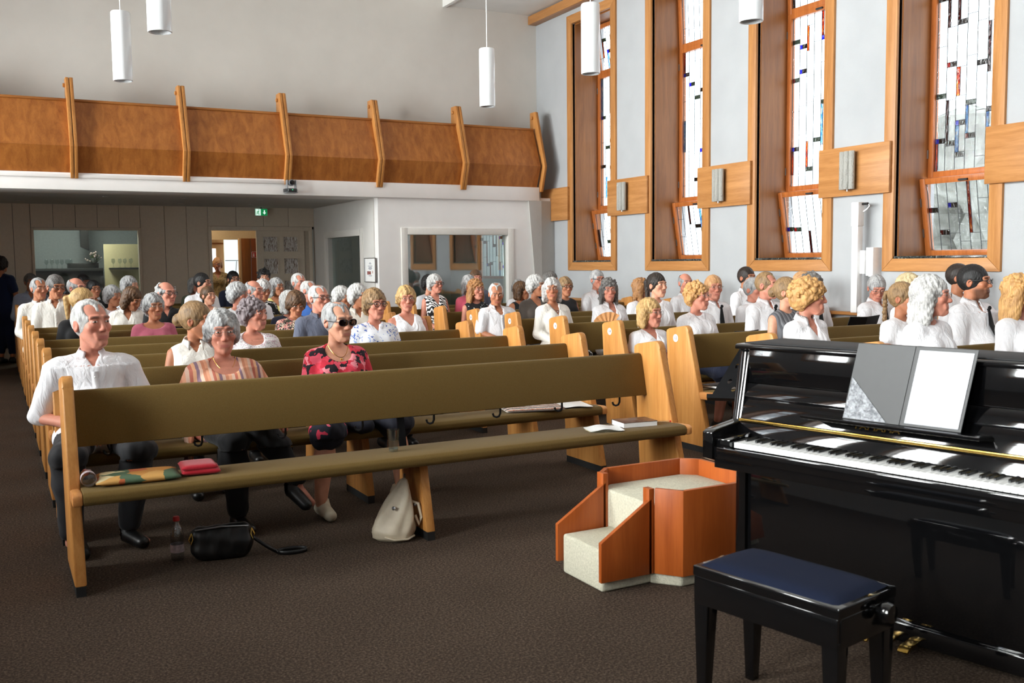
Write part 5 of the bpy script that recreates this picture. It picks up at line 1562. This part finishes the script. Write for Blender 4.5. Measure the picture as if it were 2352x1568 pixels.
# ================================================================ clothing cloths
M_SHIRT = fabric('white_shirt', (236, 235, 238), 2, .05, .55)
M_SHIRT2 = fabric('cream_blouse', (236, 232, 224), 2, .05, .5)
M_LBLUE = fabric('pale_blue_shirt', (156, 166, 186), 4, .1, .5)
M_GREYS = fabric('slate_grey_shirt', (96, 100, 116), 4, .1, .5)
M_BLACKC = fabric('black_cloth', (20, 20, 22), 4, .1)
M_NAVY = fabric('navy_cloth', (26, 30, 48), 4, .1)
M_PINK = fabric('dusty_pink_top', (186, 96, 116), 14, .2)
M_ROSE = fabric('rose_cardigan', (198, 84, 104), 8, .2)
M_BROWNT = fabric('dark_taupe_top', (82, 74, 68), 4, .1)
M_BEIGE = fabric('cream_jacket', (224, 216, 204), 4, .1)
M_BLUE = fabric('bright_blue_shirt', (76, 124, 206), 5, .1)
M_YELLOW = fabric('pale_yellow_top', (236, 220, 142), 4, .1)
M_GREEN = fabric('sage_green_top', (116, 124, 104), 5, .1)
M_GREYT = fabric('light_grey_tee', (196, 196, 200), 4, .1)
M_DBLUE = fabric('dark_blue_dress', (22, 34, 66), 4, .1)
M_TIE = fabric('black_tie', (14, 14, 16), 2, .1)
M_TIEG = fabric('grey_tie', (92, 82, 90), 4, .1)
def spots(name, bgc, cols, scale, size, noisy=.12):
    m, h, p = base(name)
    v = coords(h)
    nz = h.add('ShaderNodeTexNoise', Scale=scale * 1.3, Detail=2); h.link(v, nz.inputs['Vector'])
    ad = h.add('ShaderNodeMixRGB'); ad.inputs[0].default_value = noisy; h.link(v, ad.inputs[1]); h.link(nz.outputs['Color'], ad.inputs[2])
    vo = h.add('ShaderNodeTexVoronoi', Scale=scale); h.link(ad.outputs[0], vo.inputs['Vector'])
    sp = h.add('ShaderNodeSeparateColor'); h.link(vo.outputs['Color'], sp.inputs[0])
    c = ramp(h, sp.outputs[0], [(i / len(cols), q) for i, q in enumerate(cols)], 'CONSTANT')
    lt = h.add('ShaderNodeMath', operation='LESS_THAN'); lt.inputs[1].default_value = size; h.link(vo.outputs['Distance'], lt.inputs[0])
    mx = h.add('ShaderNodeMixRGB'); h.link(lt.outputs[0], mx.inputs[0]); mx.inputs[1].default_value = (*s2l(bgc), 1); h.link(c, mx.inputs[2])
    h.link(mx.outputs[0], p.inputs['Base Color']); p.inputs['Roughness'].default_value = .85
    return m
def bands(name, cols, axis_, freq, dist, detail=2):
    m, h, p = base(name)
    wv = h.add('ShaderNodeTexWave', Scale=freq, Distortion=dist, Detail=detail); wv.wave_type = 'BANDS'; wv.bands_direction = axis_; wv.wave_profile = 'SAW'
    wv.inputs['Detail Scale'].default_value = 1.4
    h.link(coords(h), wv.inputs['Vector'])
    h.link(ramp(h, wv.outputs['Fac'], [(i / len(cols), q) for i, q in enumerate(cols)], 'CONSTANT'), p.inputs['Base Color'])
    p.inputs['Roughness'].default_value = .85
    return m
M_STRIPE = bands('orange_striped_cloth', [(226, 162, 128), (222, 186, 164), (196, 112, 92), (232, 176, 136), (140, 112, 128), (228, 190, 168), (206, 136, 104)], 'X', 2.6, 1.2, 1)
M_REDFL = patch_mat('red_flower_cloth', [(206, 40, 62), (226, 84, 104), (22, 16, 24), (196, 34, 56), (236, 140, 150), (30, 18, 28), (214, 56, 76)], 26)
M_SKFL = spots('navy_flower_skirt', (22, 24, 38), [(214, 54, 84), (22, 24, 38), (22, 24, 38), (224, 96, 116), (22, 24, 38)], 9, .42)
M_BLUEFL = spots('blue_flower_blouse', (232, 234, 240), [(86, 116, 196), (150, 176, 226), (232, 234, 240), (64, 92, 170)], 24, .36)
M_SMALLFL = spots('small_flower_blouse', (232, 228, 228), [(176, 110, 140), (96, 88, 100), (200, 150, 170), (120, 110, 110)], 46, .40)
M_DARKFL = spots('dark_flower_top', (46, 40, 40), [(212, 150, 136), (232, 214, 190), (60, 66, 50), (200, 120, 116)], 34, .55)
M_ZEBRA = bands('zebra_cloth', [(18, 18, 20), (236, 234, 232)], 'DIAGONAL', 9, 9, 2)
M_POLKA = spots('black_dotted_top', (18, 18, 20), [(236, 236, 236), (18, 18, 20), (236, 236, 236)], 40, .26, 0)
M_BWPAT = spots('black_white_leaf_top', (22, 22, 24), [(232, 230, 226), (22, 22, 24), (225, 222, 218)], 22, .42)
M_LEOP = spots('leopard_blouse', (166, 140, 92), [(36, 28, 22), (48, 36, 26), (166, 140, 92)], 44, .46)
M_DOTB = spots('white_dotted_blouse', (226, 226, 230), [(40, 42, 60), (60, 60, 80)], 60, .42, 0)
M_PLEAT = bands('grey_pleated_top', [(74, 74, 78), (120, 120, 124), (90, 90, 94)], 'X', 9, .6)
M_BWSK = bands('black_white_skirt', [(20, 20, 22), (230, 228, 226)], 'DIAGONAL', 6, 14, 2)
M_SANDAL = plain('beige_sandal', (206, 196, 172), .5, var=4)
WS = M_SHIRT
SSH = (.62, 'vs', M_SHIRT)
LY_ = lambda r: LY[r - 1]
# ---- second pew of the left block, nearest the camera
P1 = pose('m', belly=1.0, elb_r=(-.238, -.11, .675), elb_l=(.245, -.15, .68), wri_r=(-.085, -.40, .66), wri_l=(.085, -.40, .66), han_r=(-.035, -.475, .62), han_l=(.03, -.48, .635), kne_r=(-.15, -.60, .525), kne_l=(.15, -.60, .525), ank_r=(-.15, -.60, .095), ank_l=(.10, -.55, .095), toe_r=(-.13, -.78, .035), toe_l=(.16, -.72, .035))
person('elderly man in white short-sleeved shirt at the left end of the second pew', .47, LY_(2), 1.290, 25, -4, 'm', 'receding', 'white', (.96, 'vs', M_SHIRT), P=P1, key='front_man', lod='near', tone='pink', collar='open', w=1.14, hs=1.08, brow='dgrey')
P2 = pose('f', belly=.8, kne_r=(-.05, -.60, .535), ank_r=(-.03, -.585, .095), toe_r=(-.01, -.77, .035), kne_l=(.075, -.60, .62), ank_l=(.26, -.63, .25), toe_l=(.32, -.72, .12), elb_r=(-.225, -.17, .735), elb_l=(.235, -.17, .735), wri_r=(-.12, -.33, .665), wri_l=(.20, -.31, .63), han_r=(-.06, -.41, .70), han_l=(.235, -.375, .575))
pw2 = person('elderly woman in orange striped cardigan in the second pew', 1.19, LY_(2), 1.205, -4, 0, 'f', 'short_f', 'silver', (1.55, 'scoop', M_STRIPE), P=P2, key='front_woman', lod='near', tone='pink', glasses='thin', necklace='gold', w=1.14, hs=1.06, bottom=('trousers', M_BLACKC))
for s in (-1, 1):        # open cardigan fronts hanging beside the lap
    f = Field(axis(-.10, .10, .008), axis(-.14, .14, .008), axis(.24, .72, .012))
    f.cone((0, .05, .70), (0, -.02, .50), .05, .055, .02, (.42, 1, 1)); f.cone((0, -.02, .50), (s * .02, -.05, .30), .055, .06, .02, (.36, 1, 1))
    V, Q = f.net(); V = V + vnorm(V, Q) * wob(V * (1, 1, .2), 4, .006, 60)[:, None]
    link('cardigan_front', np_mesh('cardigan_front', V, Q), M_STRIPE, pw2, (s * .235, -.30, 0))
P3 = pose('f', belly=.6, kne_r=(-.19, -.56, .515), ank_r=(-.235, -.56, .095), toe_r=(-.235, -.72, .035), kne_l=(.25, -.47, .52), ank_l=(.29, -.44, .095), toe_l=(.32, -.60, .035), wri_l=(.08, -.37, .655), wri_r=(-.06, -.38, .67), han_r=(-.0, -.45, .65), han_l=(.02, -.44, .645))
person('woman with sunglasses and red flowered top in the second pew', 1.89, LY_(2), 1.245, 16, 3, 'f', 'thin', 'silver', (1.3, 'scoop', M_REDFL), P=P3, key='red_woman', lod='near', tone='fair', glasses='sun', necklace='gold', w=1.06, bottom=('skirt', M_SKFL), shoes=M_SANDAL, hs=1.05)
# ---- left block, further rows
person('woman with brown bun and white sleeveless blouse in the third pew', 1.19, LY_(3), 1.232, 55, 2, 'f', 'bun', 'lbrown', (0, 'vs', M_SHIRT2), lod='near', tone='tan', glasses='thin', collar='open', hs=1.04, brow='brown')
person('woman with curled mauve-grey hair and small-flowered blouse', 1.80, LY_(4), 1.215, 36, 0, 'f', 'curly_short', 'mauve', (.7, 'scoop', M_SMALLFL), lod='near', tone='pink', w=1.08, hs=1.05)
person('woman with round dark glasses and blue flowered blouse', 2.83, LY_(4), 1.260, 7, 0, 'f', 'short_f', 'lbrown', (1.2, 'vs', M_BLUEFL), lod='near', tone='pink', glasses='round', necklace='silver', w=1.06, hs=1.04)
person('smiling blonde woman in white lace sleeveless top at the aisle', 3.50, LY_(5), 1.258, -10, 0, 'f', 'crop_f', 'blonde', (0, 'tank', M_SHIRT), lod='near', tone='pink', glasses='thin', w=1.1)
person('bald-fronted man in slate grey clerical shirt', 2.63, LY_(5), 1.292, 18, 0, 'm', 'thin', 'white', (.62, 'crew', M_GREYS), lod='near', tone='pink', glasses='dark', collar='closed')
person('woman with dark brown set hair looking down in flowered top', 2.67, LY_(6), 1.212, 0, 16, 'f', 'puffy', 'brown', (.6, 'crew', M_DARKFL), tone='tan', glasses='thin')
person('short grey haired woman in dusty pink top', 1.32, LY_(6), 1.218, 12, 0, 'f', 'crop_f', 'grey', (.6, 'wide', M_PINK), lod='near', tone='tan', glasses='thin')
person('blonde woman with ponytail and black shirt behind the front man', .70, LY_(6), 1.283, 65, 0, 'f', 'pony', 'blonde', (.6, 'crew', M_BLACKC), tone='fair')
person('white haired woman in cream jacket behind the round glasses', 3.33, LY_(6), 1.268, 35, 0, 'f', 'crop_f', 'white', (2.0, 'vs', M_BEIGE), tone='tan', glasses='dark', collar='open')
person('man with curly grey hair and black shirt in the seventh pew', 1.57, LY_(7), 1.318, 26, 0, 'm', 'curly_m', 'silver', (.62, 'vs', M_BLACKC), tone='pink', glasses='dark', collar='open')
person('white haired woman with thin glasses beside the recess window', 3.45, LY_(7), 1.224, 36, 4, 'f', 'short_f', 'white', (.6, 'crew', M_GREYT), tone='tan', glasses='thin')
person('woman with voluminous silver hair and white top', 2.30, LY_(7), 1.285, 47, 0, 'f', 'puffy', 'silver', (.6, 'crew', M_SHIRT), tone='pink', glasses='thin')
person('woman with smooth white bob and navy top', 2.86, LY_(7), 1.190, 44, 0, 'f', 'bob', 'white', (.6, 'crew', M_NAVY), tone='pink')
person('bald man with glasses and white shirt in the eighth pew', 2.69, LY_(8), 1.302, 41, 0, 'm', 'bald', 'silver', SSH, tone='pink', glasses='thin', collar='open')
person('man with thin white hair and bright blue shirt', 3.36, LY_(8), 1.290, 33, 0, 'm', 'thin', 'white', (.62, 'vs', M_BLUE), tone='pink', collar='open')
person('woman with brown bob bowing her head in white jacket', 1.30, LY_(8), 1.270, 40, 28, 'f', 'bob', 'brown', (2.0, 'v', M_SHIRT2), tone='tan', collar='open')
person('man with brown hair and white shirt leaning on the eighth pew', .58, LY_(8), 1.400, 20, 8, 'm', 'short_m', 'dgrey', (2.0, 'vs', M_SHIRT2), tone='tan', glasses='dark', collar='open', lod='near')
person('white haired woman with lowered glasses and black and white top', 3.02, LY_(9), 1.292, 16, 14, 'f', 'puffy', 'white', (.6, 'crew', M_BWPAT), tone='tan', glasses='thin')
person('man with receding white hair in black collar before the sliding door', 3.50, LY_(9), 1.368, 19, 0, 'm', 'receding', 'white', (.62, 'vs', M_BLACKC), tone='pink', glasses='thin', collar='open')
person('young girl with tied back brown hair in pale top', 2.35, LY_(9), 1.220, 24, 0, 'f', 'bun', 'brown', (0, 'tank', M_SHIRT2), tone='fair', hs=.93, w=.86)
person('older man with grey tie partly hidden at the left end', .46, LY_(9), 1.360, 22, 0, 'm', 'receding', 'grey', (2.0, 'vs', M_SHIRT2), tone='tan', collar='closed', tie=M_TIEG)
person('bald man with grey side hair and white shirt at the kitchen window', .85, LY_(9), 1.357, 42, 0, 'm', 'bald', 'silver', SSH, tone='pink', glasses='dark', collar='open')
person('woman with grey hair and flowered blouse before the kitchen window', 1.24, LY_(9), 1.250, 38, 0, 'f', 'short_f', 'grey', (.6, 'crew', M_SMALLFL), tone='tan', glasses='thin', lod='far')
person('woman with long grey hair in pale yellow sleeveless top', 3.45, LY_(10), 1.298, 25, 0, 'f', 'bob', 'silver', (0, 'tank', M_YELLOW), tone='tan', glasses='thin')
person('young man with black hair, white shirt and black tie', 2.45, LY_(10), 1.380, 50, 0, 'm', 'short_m', 'black', SSH, tone='fair', glasses='dark', collar='closed', tie=M_TIE)
person('grey haired woman in dotted blouse at the cream board', 1.54, LY_(10), 1.352, 48, 0, 'f', 'crop_f', 'grey', (.6, 'crew', M_DOTB), tone='fair', glasses='thin', lod='far')
person('dark haired person with glasses half hidden in the tenth pew', .77, LY_(10), 1.225, 26, 0, 'f', 'crop_f', 'black', (.6, 'crew', M_SHIRT2), tone='brown', glasses='dark', lod='far')
person('woman with black hair and black top wearing a necklace', 1.20, LY_(11), 1.30, 20, 0, 'f', 'bun', 'black', (.6, 'crew', M_BLACKC), tone='tan', glasses='dark', lod='far', necklace='silver')
person('young man with messy dark hair before the sliding door', 3.52, LY_(11), 1.42, -8, 0, 'm', 'messy', 'black', (.62, 'crew', M_GREYT), tone='fair', stub=2, lod='mid')
person('young man with black hair and navy shirt before the doorway', 3.27, LY_(12), 1.392, 12, 0, 'm', 'short_m', 'black', (.62, 'crew', M_NAVY), tone='fair', glasses='dark', lod='mid')
person('dark haired man with glasses far back before the kitchen glass', 1.15, LY_(12), 1.372, 24, 0, 'm', 'short_m', 'black', SSH, tone='brown', glasses='thin', lod='far')
person('grey haired woman in green top beside the doorway', 2.85, LY_(13), 1.290, 30, 0, 'f', 'bob', 'silver', (.6, 'crew', M_GREEN), tone='pink', glasses='thin', lod='far')
person('man in grey-blue shirt sitting farthest left at the back', .50, LY_(13), 1.392, 12, 0, 'm', 'short_m', 'dgrey', (2.0, 'vs', M_LBLUE), tone='tan', glasses='thin', collar='open', w=1.1, lod='mid')
# ---- right block
def RP(label, X, k, crown, yaw, pitch, sex, *a, **kw): return person(label, X, RY[k], crown, yaw, pitch, sex, *a, **kw)
SWO = ('skirt', M_NAVY)
RP('bald old man in white short-sleeved shirt at pew 20', 5.02, 4, 1.256, -19, 12, 'm', 'thin', 'white', (.9, 'v', M_SHIRT), lod='near', tone='tan', collar='open', w=1.1)
RP('woman with long auburn curls in black dotted top', 5.22, 5, 1.268, 8, 0, 'f', 'curly_long', 'auburn', (0, 'crew', M_POLKA), lod='near', tone='pink', glasses='thin')
RP('white haired woman in zebra-striped sleeveless top', 5.08, 6, 1.330, 16, 0, 'f', 'crop_f', 'white', (0, 'v', M_ZEBRA), lod='near', tone='pink', glasses='dark', bottom=('trousers', M_BWSK))
RP('grey haired woman in rose cardigan before the interior window', 5.58, 6, 1.312, -5, 0, 'f', 'bob', 'silver', (2.0, 'crew', M_ROSE), tone='tan', lod='mid')
RP('dark haired woman in pale blue behind the zebra top', 5.40, 7, 1.310, 16, 0, 'f', 'short_f', 'black', (.6, 'crew', M_GREYT), tone='fair', glasses='dark', lod='mid')
RP('young man with short brown hair before the interior window', 6.14, 7, 1.378, -6, 0, 'm', 'short_m', 'brown', (.62, 'crew', M_GREYS), tone='pink', lod='mid')
RP('woman with pale blonde bob and white cardigan at pew 18', 5.21, 3, 1.305, -28, -4, 'f', 'bob', 'white', (2.0, 'v', M_SHIRT2), lod='near', tone='tan', glasses='thin', necklace='silver', w=1.05, bottom=('trousers', M_BWSK))
RP('woman with short silver hair in dark taupe top', 5.53, 4, 1.324, 30, 0, 'f', 'short_f', 'white', (.6, 'v', M_BROWNT), lod='near', tone='tan', w=1.05)
RP('woman with short blonde-brown hair and dark sleeveless top', 6.51, 5, 1.275, -6, 0, 'f', 'short_f', 'lbrown', (0, 'crew', M_BLACKC), tone='tan', glasses='dark')
RP('woman whose short dark hair shows behind the blonde bob', 6.83, 6, 1.340, 39, 0, 'f', 'crop_f', 'dgrey', (.6, 'crew', M_NAVY), lod='far')
RP('small grey haired woman far back near the slanted fin', 6.84, 7, 1.216, -18, 0, 'f', 'short_f', 'grey', (.6, 'crew', M_SHIRT), lod='far', tone='tan', glasses='thin')
RP('woman with brown bob in black sleeveless top far back', 6.36, 6, 1.212, 40, 0, 'f', 'bob', 'brown', (0, 'tank', M_BLACKC), lod='far', tone='tan')
RP('grey haired man with dark glasses in white shirt at the wall', 7.00, 5, 1.364, -3, 0, 'm', 'short_m', 'silver', SSH, tone='pink', glasses='dark', collar='open', w=1.06)
fanw = RP('woman with dark grey curls in white blouse holding a fan', 5.93, 3, 1.283, -22, 0, 'f', 'curly', 'dgrey', (1.6, 'v', M_SHIRT), lod='near', tone='pink', glasses='thin', collar='open', w=1.08)
RP('woman with brown curls turned away beside the ponytail', 7.03, 4, 1.255, 44, 0, 'f', 'curly', 'auburn', (.6, 'crew', M_SHIRT), lod='mid')
RP('young woman with dark brown ponytail and white blouse', 5.87, 2, 1.352, 6, 0, 'f', 'pony', 'dark', (1.2, 'crew', M_SHIRT), lod='near', tone='fair')
RP('woman with blonde bob and white blouse at pew 14', 5.09, 1, 1.142, 13, 0, 'f', 'bob', 'blonde', (.75, 'v', M_SHIRT), lod='near', tone='pink', glasses='thin', hs=1.03, bottom=('trousers', M_BLACKC))
P14 = pose('f', wri_r=(-.02, -.40, .66), wri_l=(.10, -.40, .66), han_r=(.05, -.47, .65), han_l=(.05, -.48, .655), kne_r=(-.04, -.60, .53), kne_l=(.10, -.60, .535))
RP('woman with strawberry-blonde curls, white top and navy skirt', 5.62, 1, 1.278, 15, 0, 'f', 'curly_short', 'straw', (1.2, 'crew', M_SHIRT), lod='near', tone='pink', glasses='thin', necklace='silver', bottom=SWO, P=P14, key='skirt_woman', w=1.06, hs=1.04)
RP('man with receding fair hair, glasses and long black tie', 6.61, 2, 1.318, -20, 0, 'm', 'short_m', 'ginger', (1.7, 'vs', M_SHIRT), lod='near', tone='pink', glasses='thin', collar='closed', tie=M_TIE)
RP('bald man with grey side hair in white shirt at the wall', 7.72, 4, 1.318, -13, 0, 'm', 'bald', 'grey', SSH, tone='pink', collar='open')
RP('man with dark brown hair and glasses beneath the third window', 7.89, 3, 1.390, 3, 0, 'm', 'short_m', 'dark', SSH, tone='tan', glasses='thin', collar='closed', tie=M_TIE, stub=1)
RP('man with grey-brown hair, glasses and black tie in profile', 6.46, 1, 1.358, 16, 0, 'm', 'receding', 'lbrown', (1.7, 'vs', M_SHIRT), lod='near', tone='pink', glasses='thin', collar='closed', tie=M_TIE, w=1.06)
RP('grey haired man half hidden behind the man in profile', 7.15, 2, 1.282, 7, 0, 'm', 'short_m', 'grey', (1.7, 'vs', M_SHIRT), tone='pink', collar='closed')
RP('woman with tight blonde curls in white blouse behind the piano', 5.10, -1, 1.328, 42, 0, 'f', 'curly_ball', 'straw', (1.7, 'v', M_SHIRT), lod='near', tone='pink', collar='open', w=.98, hs=1.03)
RP('young woman with hair knot in grey pleated sleeveless top', 5.81, 0, 1.325, 28, 0, 'f', 'bun', 'lbrown', (0, 'crew', M_PLEAT), lod='near', tone='fair')
RP('fair haired man just visible behind the tight curls', 7.87, 2, 1.340, 24, 0, 'm', 'short_m', 'ginger', SSH, tone='pink', lod='mid')
RP('man with dark swept hair and tie behind the tight curls', 7.05, 1, 1.338, 14, 0, 'm', 'messy', 'dgrey', SSH, tone='tan', collar='closed', tie=M_TIE)
RP('grey haired man with glasses and black tie looking down', 7.95, 1, 1.320, -34, 22, 'm', 'short_m', 'silver', SSH, lod='near', tone='pink', glasses='thin', collar='closed', tie=M_TIE, w=1.05)
RP('young woman with brown braid and white cap-sleeved top', 6.09, -1, 1.290, 16, 0, 'f', 'braid', 'lbrown', (.32, 'crew', M_SHIRT), lod='near', tone='tan')
RP('woman with long white hair and glasses in white top', 5.21, -2, 1.358, 28, 0, 'f', 'long', 'white', (.75, 'crew', M_SHIRT), lod='near', tone='pink', glasses='thin', hs=1.03)
RP('broad man with black hair, beard, glasses and black tie', 6.91, -1, 1.412, 18, 0, 'm', 'short_m', 'black', (.9, 'vs', M_SHIRT), lod='near', tone='tan', glasses='dark', collar='closed', tie=M_TIE, stub=2, w=1.2, hs=1.06, belly=1)
RP('man with dark cropped hair behind the broad man', 7.98, 0, 1.412, 24, 0, 'm', 'short_m', 'dark', SSH, tone='tan', lod='mid')
RP('woman with blonde curls in white top cut by the right edge', 6.12, -2, 1.345, 20, 0, 'f', 'curly_long', 'straw', (1.2, 'crew', M_SHIRT), lod='near', tone='pink')
RP('woman with pale blonde hair behind the braid', 7.30, 0, 1.325, 9, 0, 'f', 'puffy', 'pblonde', (.6, 'crew', M_SHIRT), lod='mid', tone='pink')
# ---- standing people
def standing(**kw):
    b = dict(kne_r=(-.09, -.19, .17), kne_l=(.09, -.19, .17), ank_r=(-.09, -.175, -.20), ank_l=(.09, -.175, -.20), toe_r=(-.10, -.33, -.262), toe_l=(.10, -.33, -.262), wri_r=(-.20, -.23, .53), wri_l=(.20, -.23, .53), han_r=(-.20, -.25, .45), han_l=(.20, -.25, .45), pup_r=(-1, 0, 0), pup_l=(1, 0, 0), elb_r=(-.205, -.16, .74), elb_l=(.205, -.16, .74), hip_r=(-.085, -.195, .55), hip_l=(.085, -.195, .55))
    b.update(kw); return b
o = person('woman in leopard blouse and black trousers standing in the corridor', 3.83, 19.0, 1.33, -20, 5, 'f', 'short_f', 'ginger', (.6, 'v', M_LEOP), P=pose('f', **standing()), key='standing_f', lod='mid', tone='tan', glasses='thin', z0=.297, rz=-12, bottom=('trousers', M_BLACKC)); o['group'] = 'standing people'
o = person('person in dark blue dress standing at the far left edge', .06, 16.75, 1.36, 150, 0, 'f', 'crop_f', 'dark', (.6, 'crew', M_DBLUE), P=pose('f', **standing()), key='standing_f', lod='mid', tone='tan', z0=.297, rz=150, bottom=('long_skirt', M_DBLUE)); o['group'] = 'standing people'
# ================================================================ bags, folders, fan
M_LEATH = plain('beige_leather', (198, 184, 160), .5, var=6, scale=20, bumpy=.15)
bg_ = tag(thing('tote_bag', loc=(1.86, 4.80, 0)), 'slouching beige leather tote bag against the middle support of the front pew', 'bag')
V = []; n = 40; Q = []
prof = [(0, -.01, -.03, .085, .055), (.015, -.012, -.032, .108, .07), (.05, -.012, -.03, .116, .076), (.10, -.004, -.02, .108, .068), (.15, .008, -.012, .090, .055), (.20, .020, -.006, .072, .042), (.25, .032, 0, .054, .030), (.29, .042, .002, .036, .020), (.32, .048, .002, .020, .012), (.332, .050, .002, .004, .004)]
fine = []
for i in range(len(prof) - 1):
    for t_ in (0, .25, .5, .75): fine.append([a + (b - a) * t_ for a, b in zip(prof[i], prof[i + 1])])
fine.append(list(prof[-1]))
for z, cx, cy, rx, ry in fine:
    for k in range(n):
        a = 2 * PI * k / n; ca, sa = math.cos(a), math.sin(a)
        fold = 1 + .10 * math.sin(3 * a + 14 * z) * min(1, z * 14) + .06 * math.sin(7 * a - 22 * z) * min(1, z * 14)
        V.append((cx + rx * math.copysign(abs(ca) ** .7, ca) * fold, cy + ry * math.copysign(abs(sa) ** .8, sa) * fold, z))
m_ = len(fine)
Q = [(i * n + k, i * n + (k + 1) % n, (i + 1) * n + (k + 1) % n, (i + 1) * n + k) for i in range(m_ - 1) for k in range(n)]
g = G(); g.raw(V, Q + [tuple(range(n))[::-1], tuple(range((m_ - 1) * n, m_ * n))])
obj('body', g, M_LEATH, bg_, smooth=True, angle=180, rot=(0, 0, -.7))
g = G(); g.tube([(-.09, -.07, .03), (-.05, -.105, .02), (.02, -.12, .018), (.07, -.09, .025)], .006, 6); obj('seam', g, M_LEATH, bg_, smooth=True)
g = G(); g.tube([(.055, .0, .345), (.045, -.025, .30), (.035, -.045, .24)], .006, 6); obj('zip', g, M_METAL, bg_)
g = G(); g.tube([(.075, -.04, .20), (.105, -.07, .19), (.115, -.085, .12), (.10, -.09, .08), (.085, -.07, .13)], .009, 6); obj('strap', g, M_LEATH, bg_, smooth=True)
for p in ((-.035, -.062, .18), (.09, -.06, .185)):
    g = G(); g.ball(p, .011, 8); obj('rivet', g, M_METAL, bg_, smooth=True)
hb = tag(thing('handbag', loc=(.96, 4.90, 0), rz=-.15), 'small black leather handbag with strap on the floor under the front pew', 'handbag')
f = Field(axis(-.18, .18, .008), axis(-.09, .09, .008), axis(0, .23, .008))
f.cone((-.09, 0, .06), (.09, 0, .06), .058, .058, .03, (1, .85, 1)); f.cone((-.10, 0, .13), (.10, 0, .13), .05, .05, .04, (1, .7, 1)); f.half((0, 0, -1), -.001)
V, Q = f.net(); V = V + vnorm(V, Q) * wob(V, 2, .003, 30)[:, None]; V[:, 2] = np.maximum(V[:, 2], .001)
link('body', np_mesh('body', V, Q), M_SHOE, hb)
g = G(); g.tube([(-.13, -.03, .165), (0, -.035, .175), (.13, -.03, .165)], .005, 6); obj('zip', g, M_METAL, hb)
for s in (-1, 1):
    g = G(); g.tube([(s * .145, -.02, .15 - .0), (s * .158, -.025, .12), (s * .15, -.03, .095), (s * .14, -.025, .12), (s * .145, -.02, .15)], .004, 6); obj('clasp', g, M_BRASS, hb, smooth=True)
pts = []
for i in range(40):
    t_ = i / 39
    if t_ < .35: q = t_ / .35; pts.append((.15 + .12 * q, -.03 - .02 * math.sin(q * PI), .09 * (1 - q) + .012))
    else:
        a = (t_ - .35) / .65 * 2 * PI; pts.append((.27 + .075 * (1 - math.cos(a)), -.03 - .04 * math.sin(a), .012))
g = G()
v = []
for p in pts: v += [(p[0], p[1], p[2] - .010), (p[0], p[1], p[2] + .012)]
g.raw(v, [(2 * i, 2 * i + 2, 2 * i + 3, 2 * i + 1) for i in range(len(pts) - 1)])
me = g.mesh('strap', smooth=True, angle=180); bm = bmesh.new(); bm.from_mesh(me); bmesh.ops.solidify(bm, geom=bm.faces, thickness=.003); bm.to_mesh(me); bm.free(); link('strap', me, M_SHOE, hb)
def choir_folder(label, loc, rz, w_=.30, h_=.22, tilt=.35):
    t = tag(thing('choir_folder', loc=loc, rz=rz), label, 'folder', 'black choir folders')
    M = Matrix.Rotation(tilt, 4, 'X')
    for s in (-1, 1):
        g = G(); g.box((s * w_ / 4, 0, h_ / 2), (w_ / 2 - .003, .006, h_), M @ Matrix.Rotation(s * .12, 4, 'Z')); obj('cover', g, M_FOLD, t)
    g = G(); g.box((0, 0, h_ / 2), (.008, .008, h_), M); obj('spine', g, M_FOLD, t)
    g = G(); g.box((w_ / 4, .006, h_ / 2 + .004), (w_ / 2 - .02, .003, h_ - .02), M @ Matrix.Rotation(.12, 4, 'Z')); obj('sheets', g, M_PAPER, t)
choir_folder('black folder on the lap of the strawberry-blonde curls', (5.68, RY[1] - .70, .665), .1)
choir_folder('black folder held by the man with tie in profile', (6.34, RY[1] - .66, .70), .35, .32)
choir_folder('black folder before the man looking down', (7.35, RY[1] - .50, .70), .1, .46, .24)
choir_folder('black folder on the lap of the broad man', (6.72, RY[-1] - .62, .655), -.1, .30, .24)
t = tag(thing('closed_folder', loc=(5.10, RY[0] - .27, .478), rz=.15), 'closed black folder lying on the seat of pew twelve', 'folder')
g = G(); g.box((0, 0, .012), (.33, .24, .018)); obj('pages', g, M_PAPER, t)
for z in (.002, .022):
    g = G(); g.box((0, 0, z), (.34, .25, .004)); obj('cover', g, M_FOLD, t, bevel=.001)
fn = tag(thing('hand_fan', loc=(5.72, RY[3] - .47, .75), rz=-.3), 'orange folding hand fan held before the white blouse', 'fan')
M_FAN = plain('orange_fan_paper', (236, 170, 110), .7, var=8); M_FANR = plain('fan_rib', (212, 140, 84), .6)
n = 11
for i in range(n):
    a0, a1 = math.radians(55 + i * 8.5), math.radians(55 + (i + 1) * 8.5)
    g = G(); zz = .006 * (i % 2)
    v = [(r_ * math.cos(a), zz if q == 0 else .006 - zz, r_ * math.sin(a)) for q, a in ((0, a0), (1, a1)) for r_ in (.07, .20)]
    v += [(x, y + .0015, z) for x, y, z in v]
    g.raw(v, [(0, 1, 3, 2), (4, 6, 7, 5), (0, 4, 5, 1), (2, 3, 7, 6), (1, 5, 7, 3), (0, 2, 6, 4)]); obj('fold', g, M_FAN, fn)
    g = G(); a = (a0 + a1) / 2; g.tube([(0, .004, 0), (.075 * math.cos(a), .004, .075 * math.sin(a))], .003, 5); obj('rib', g, M_FANR, fn)
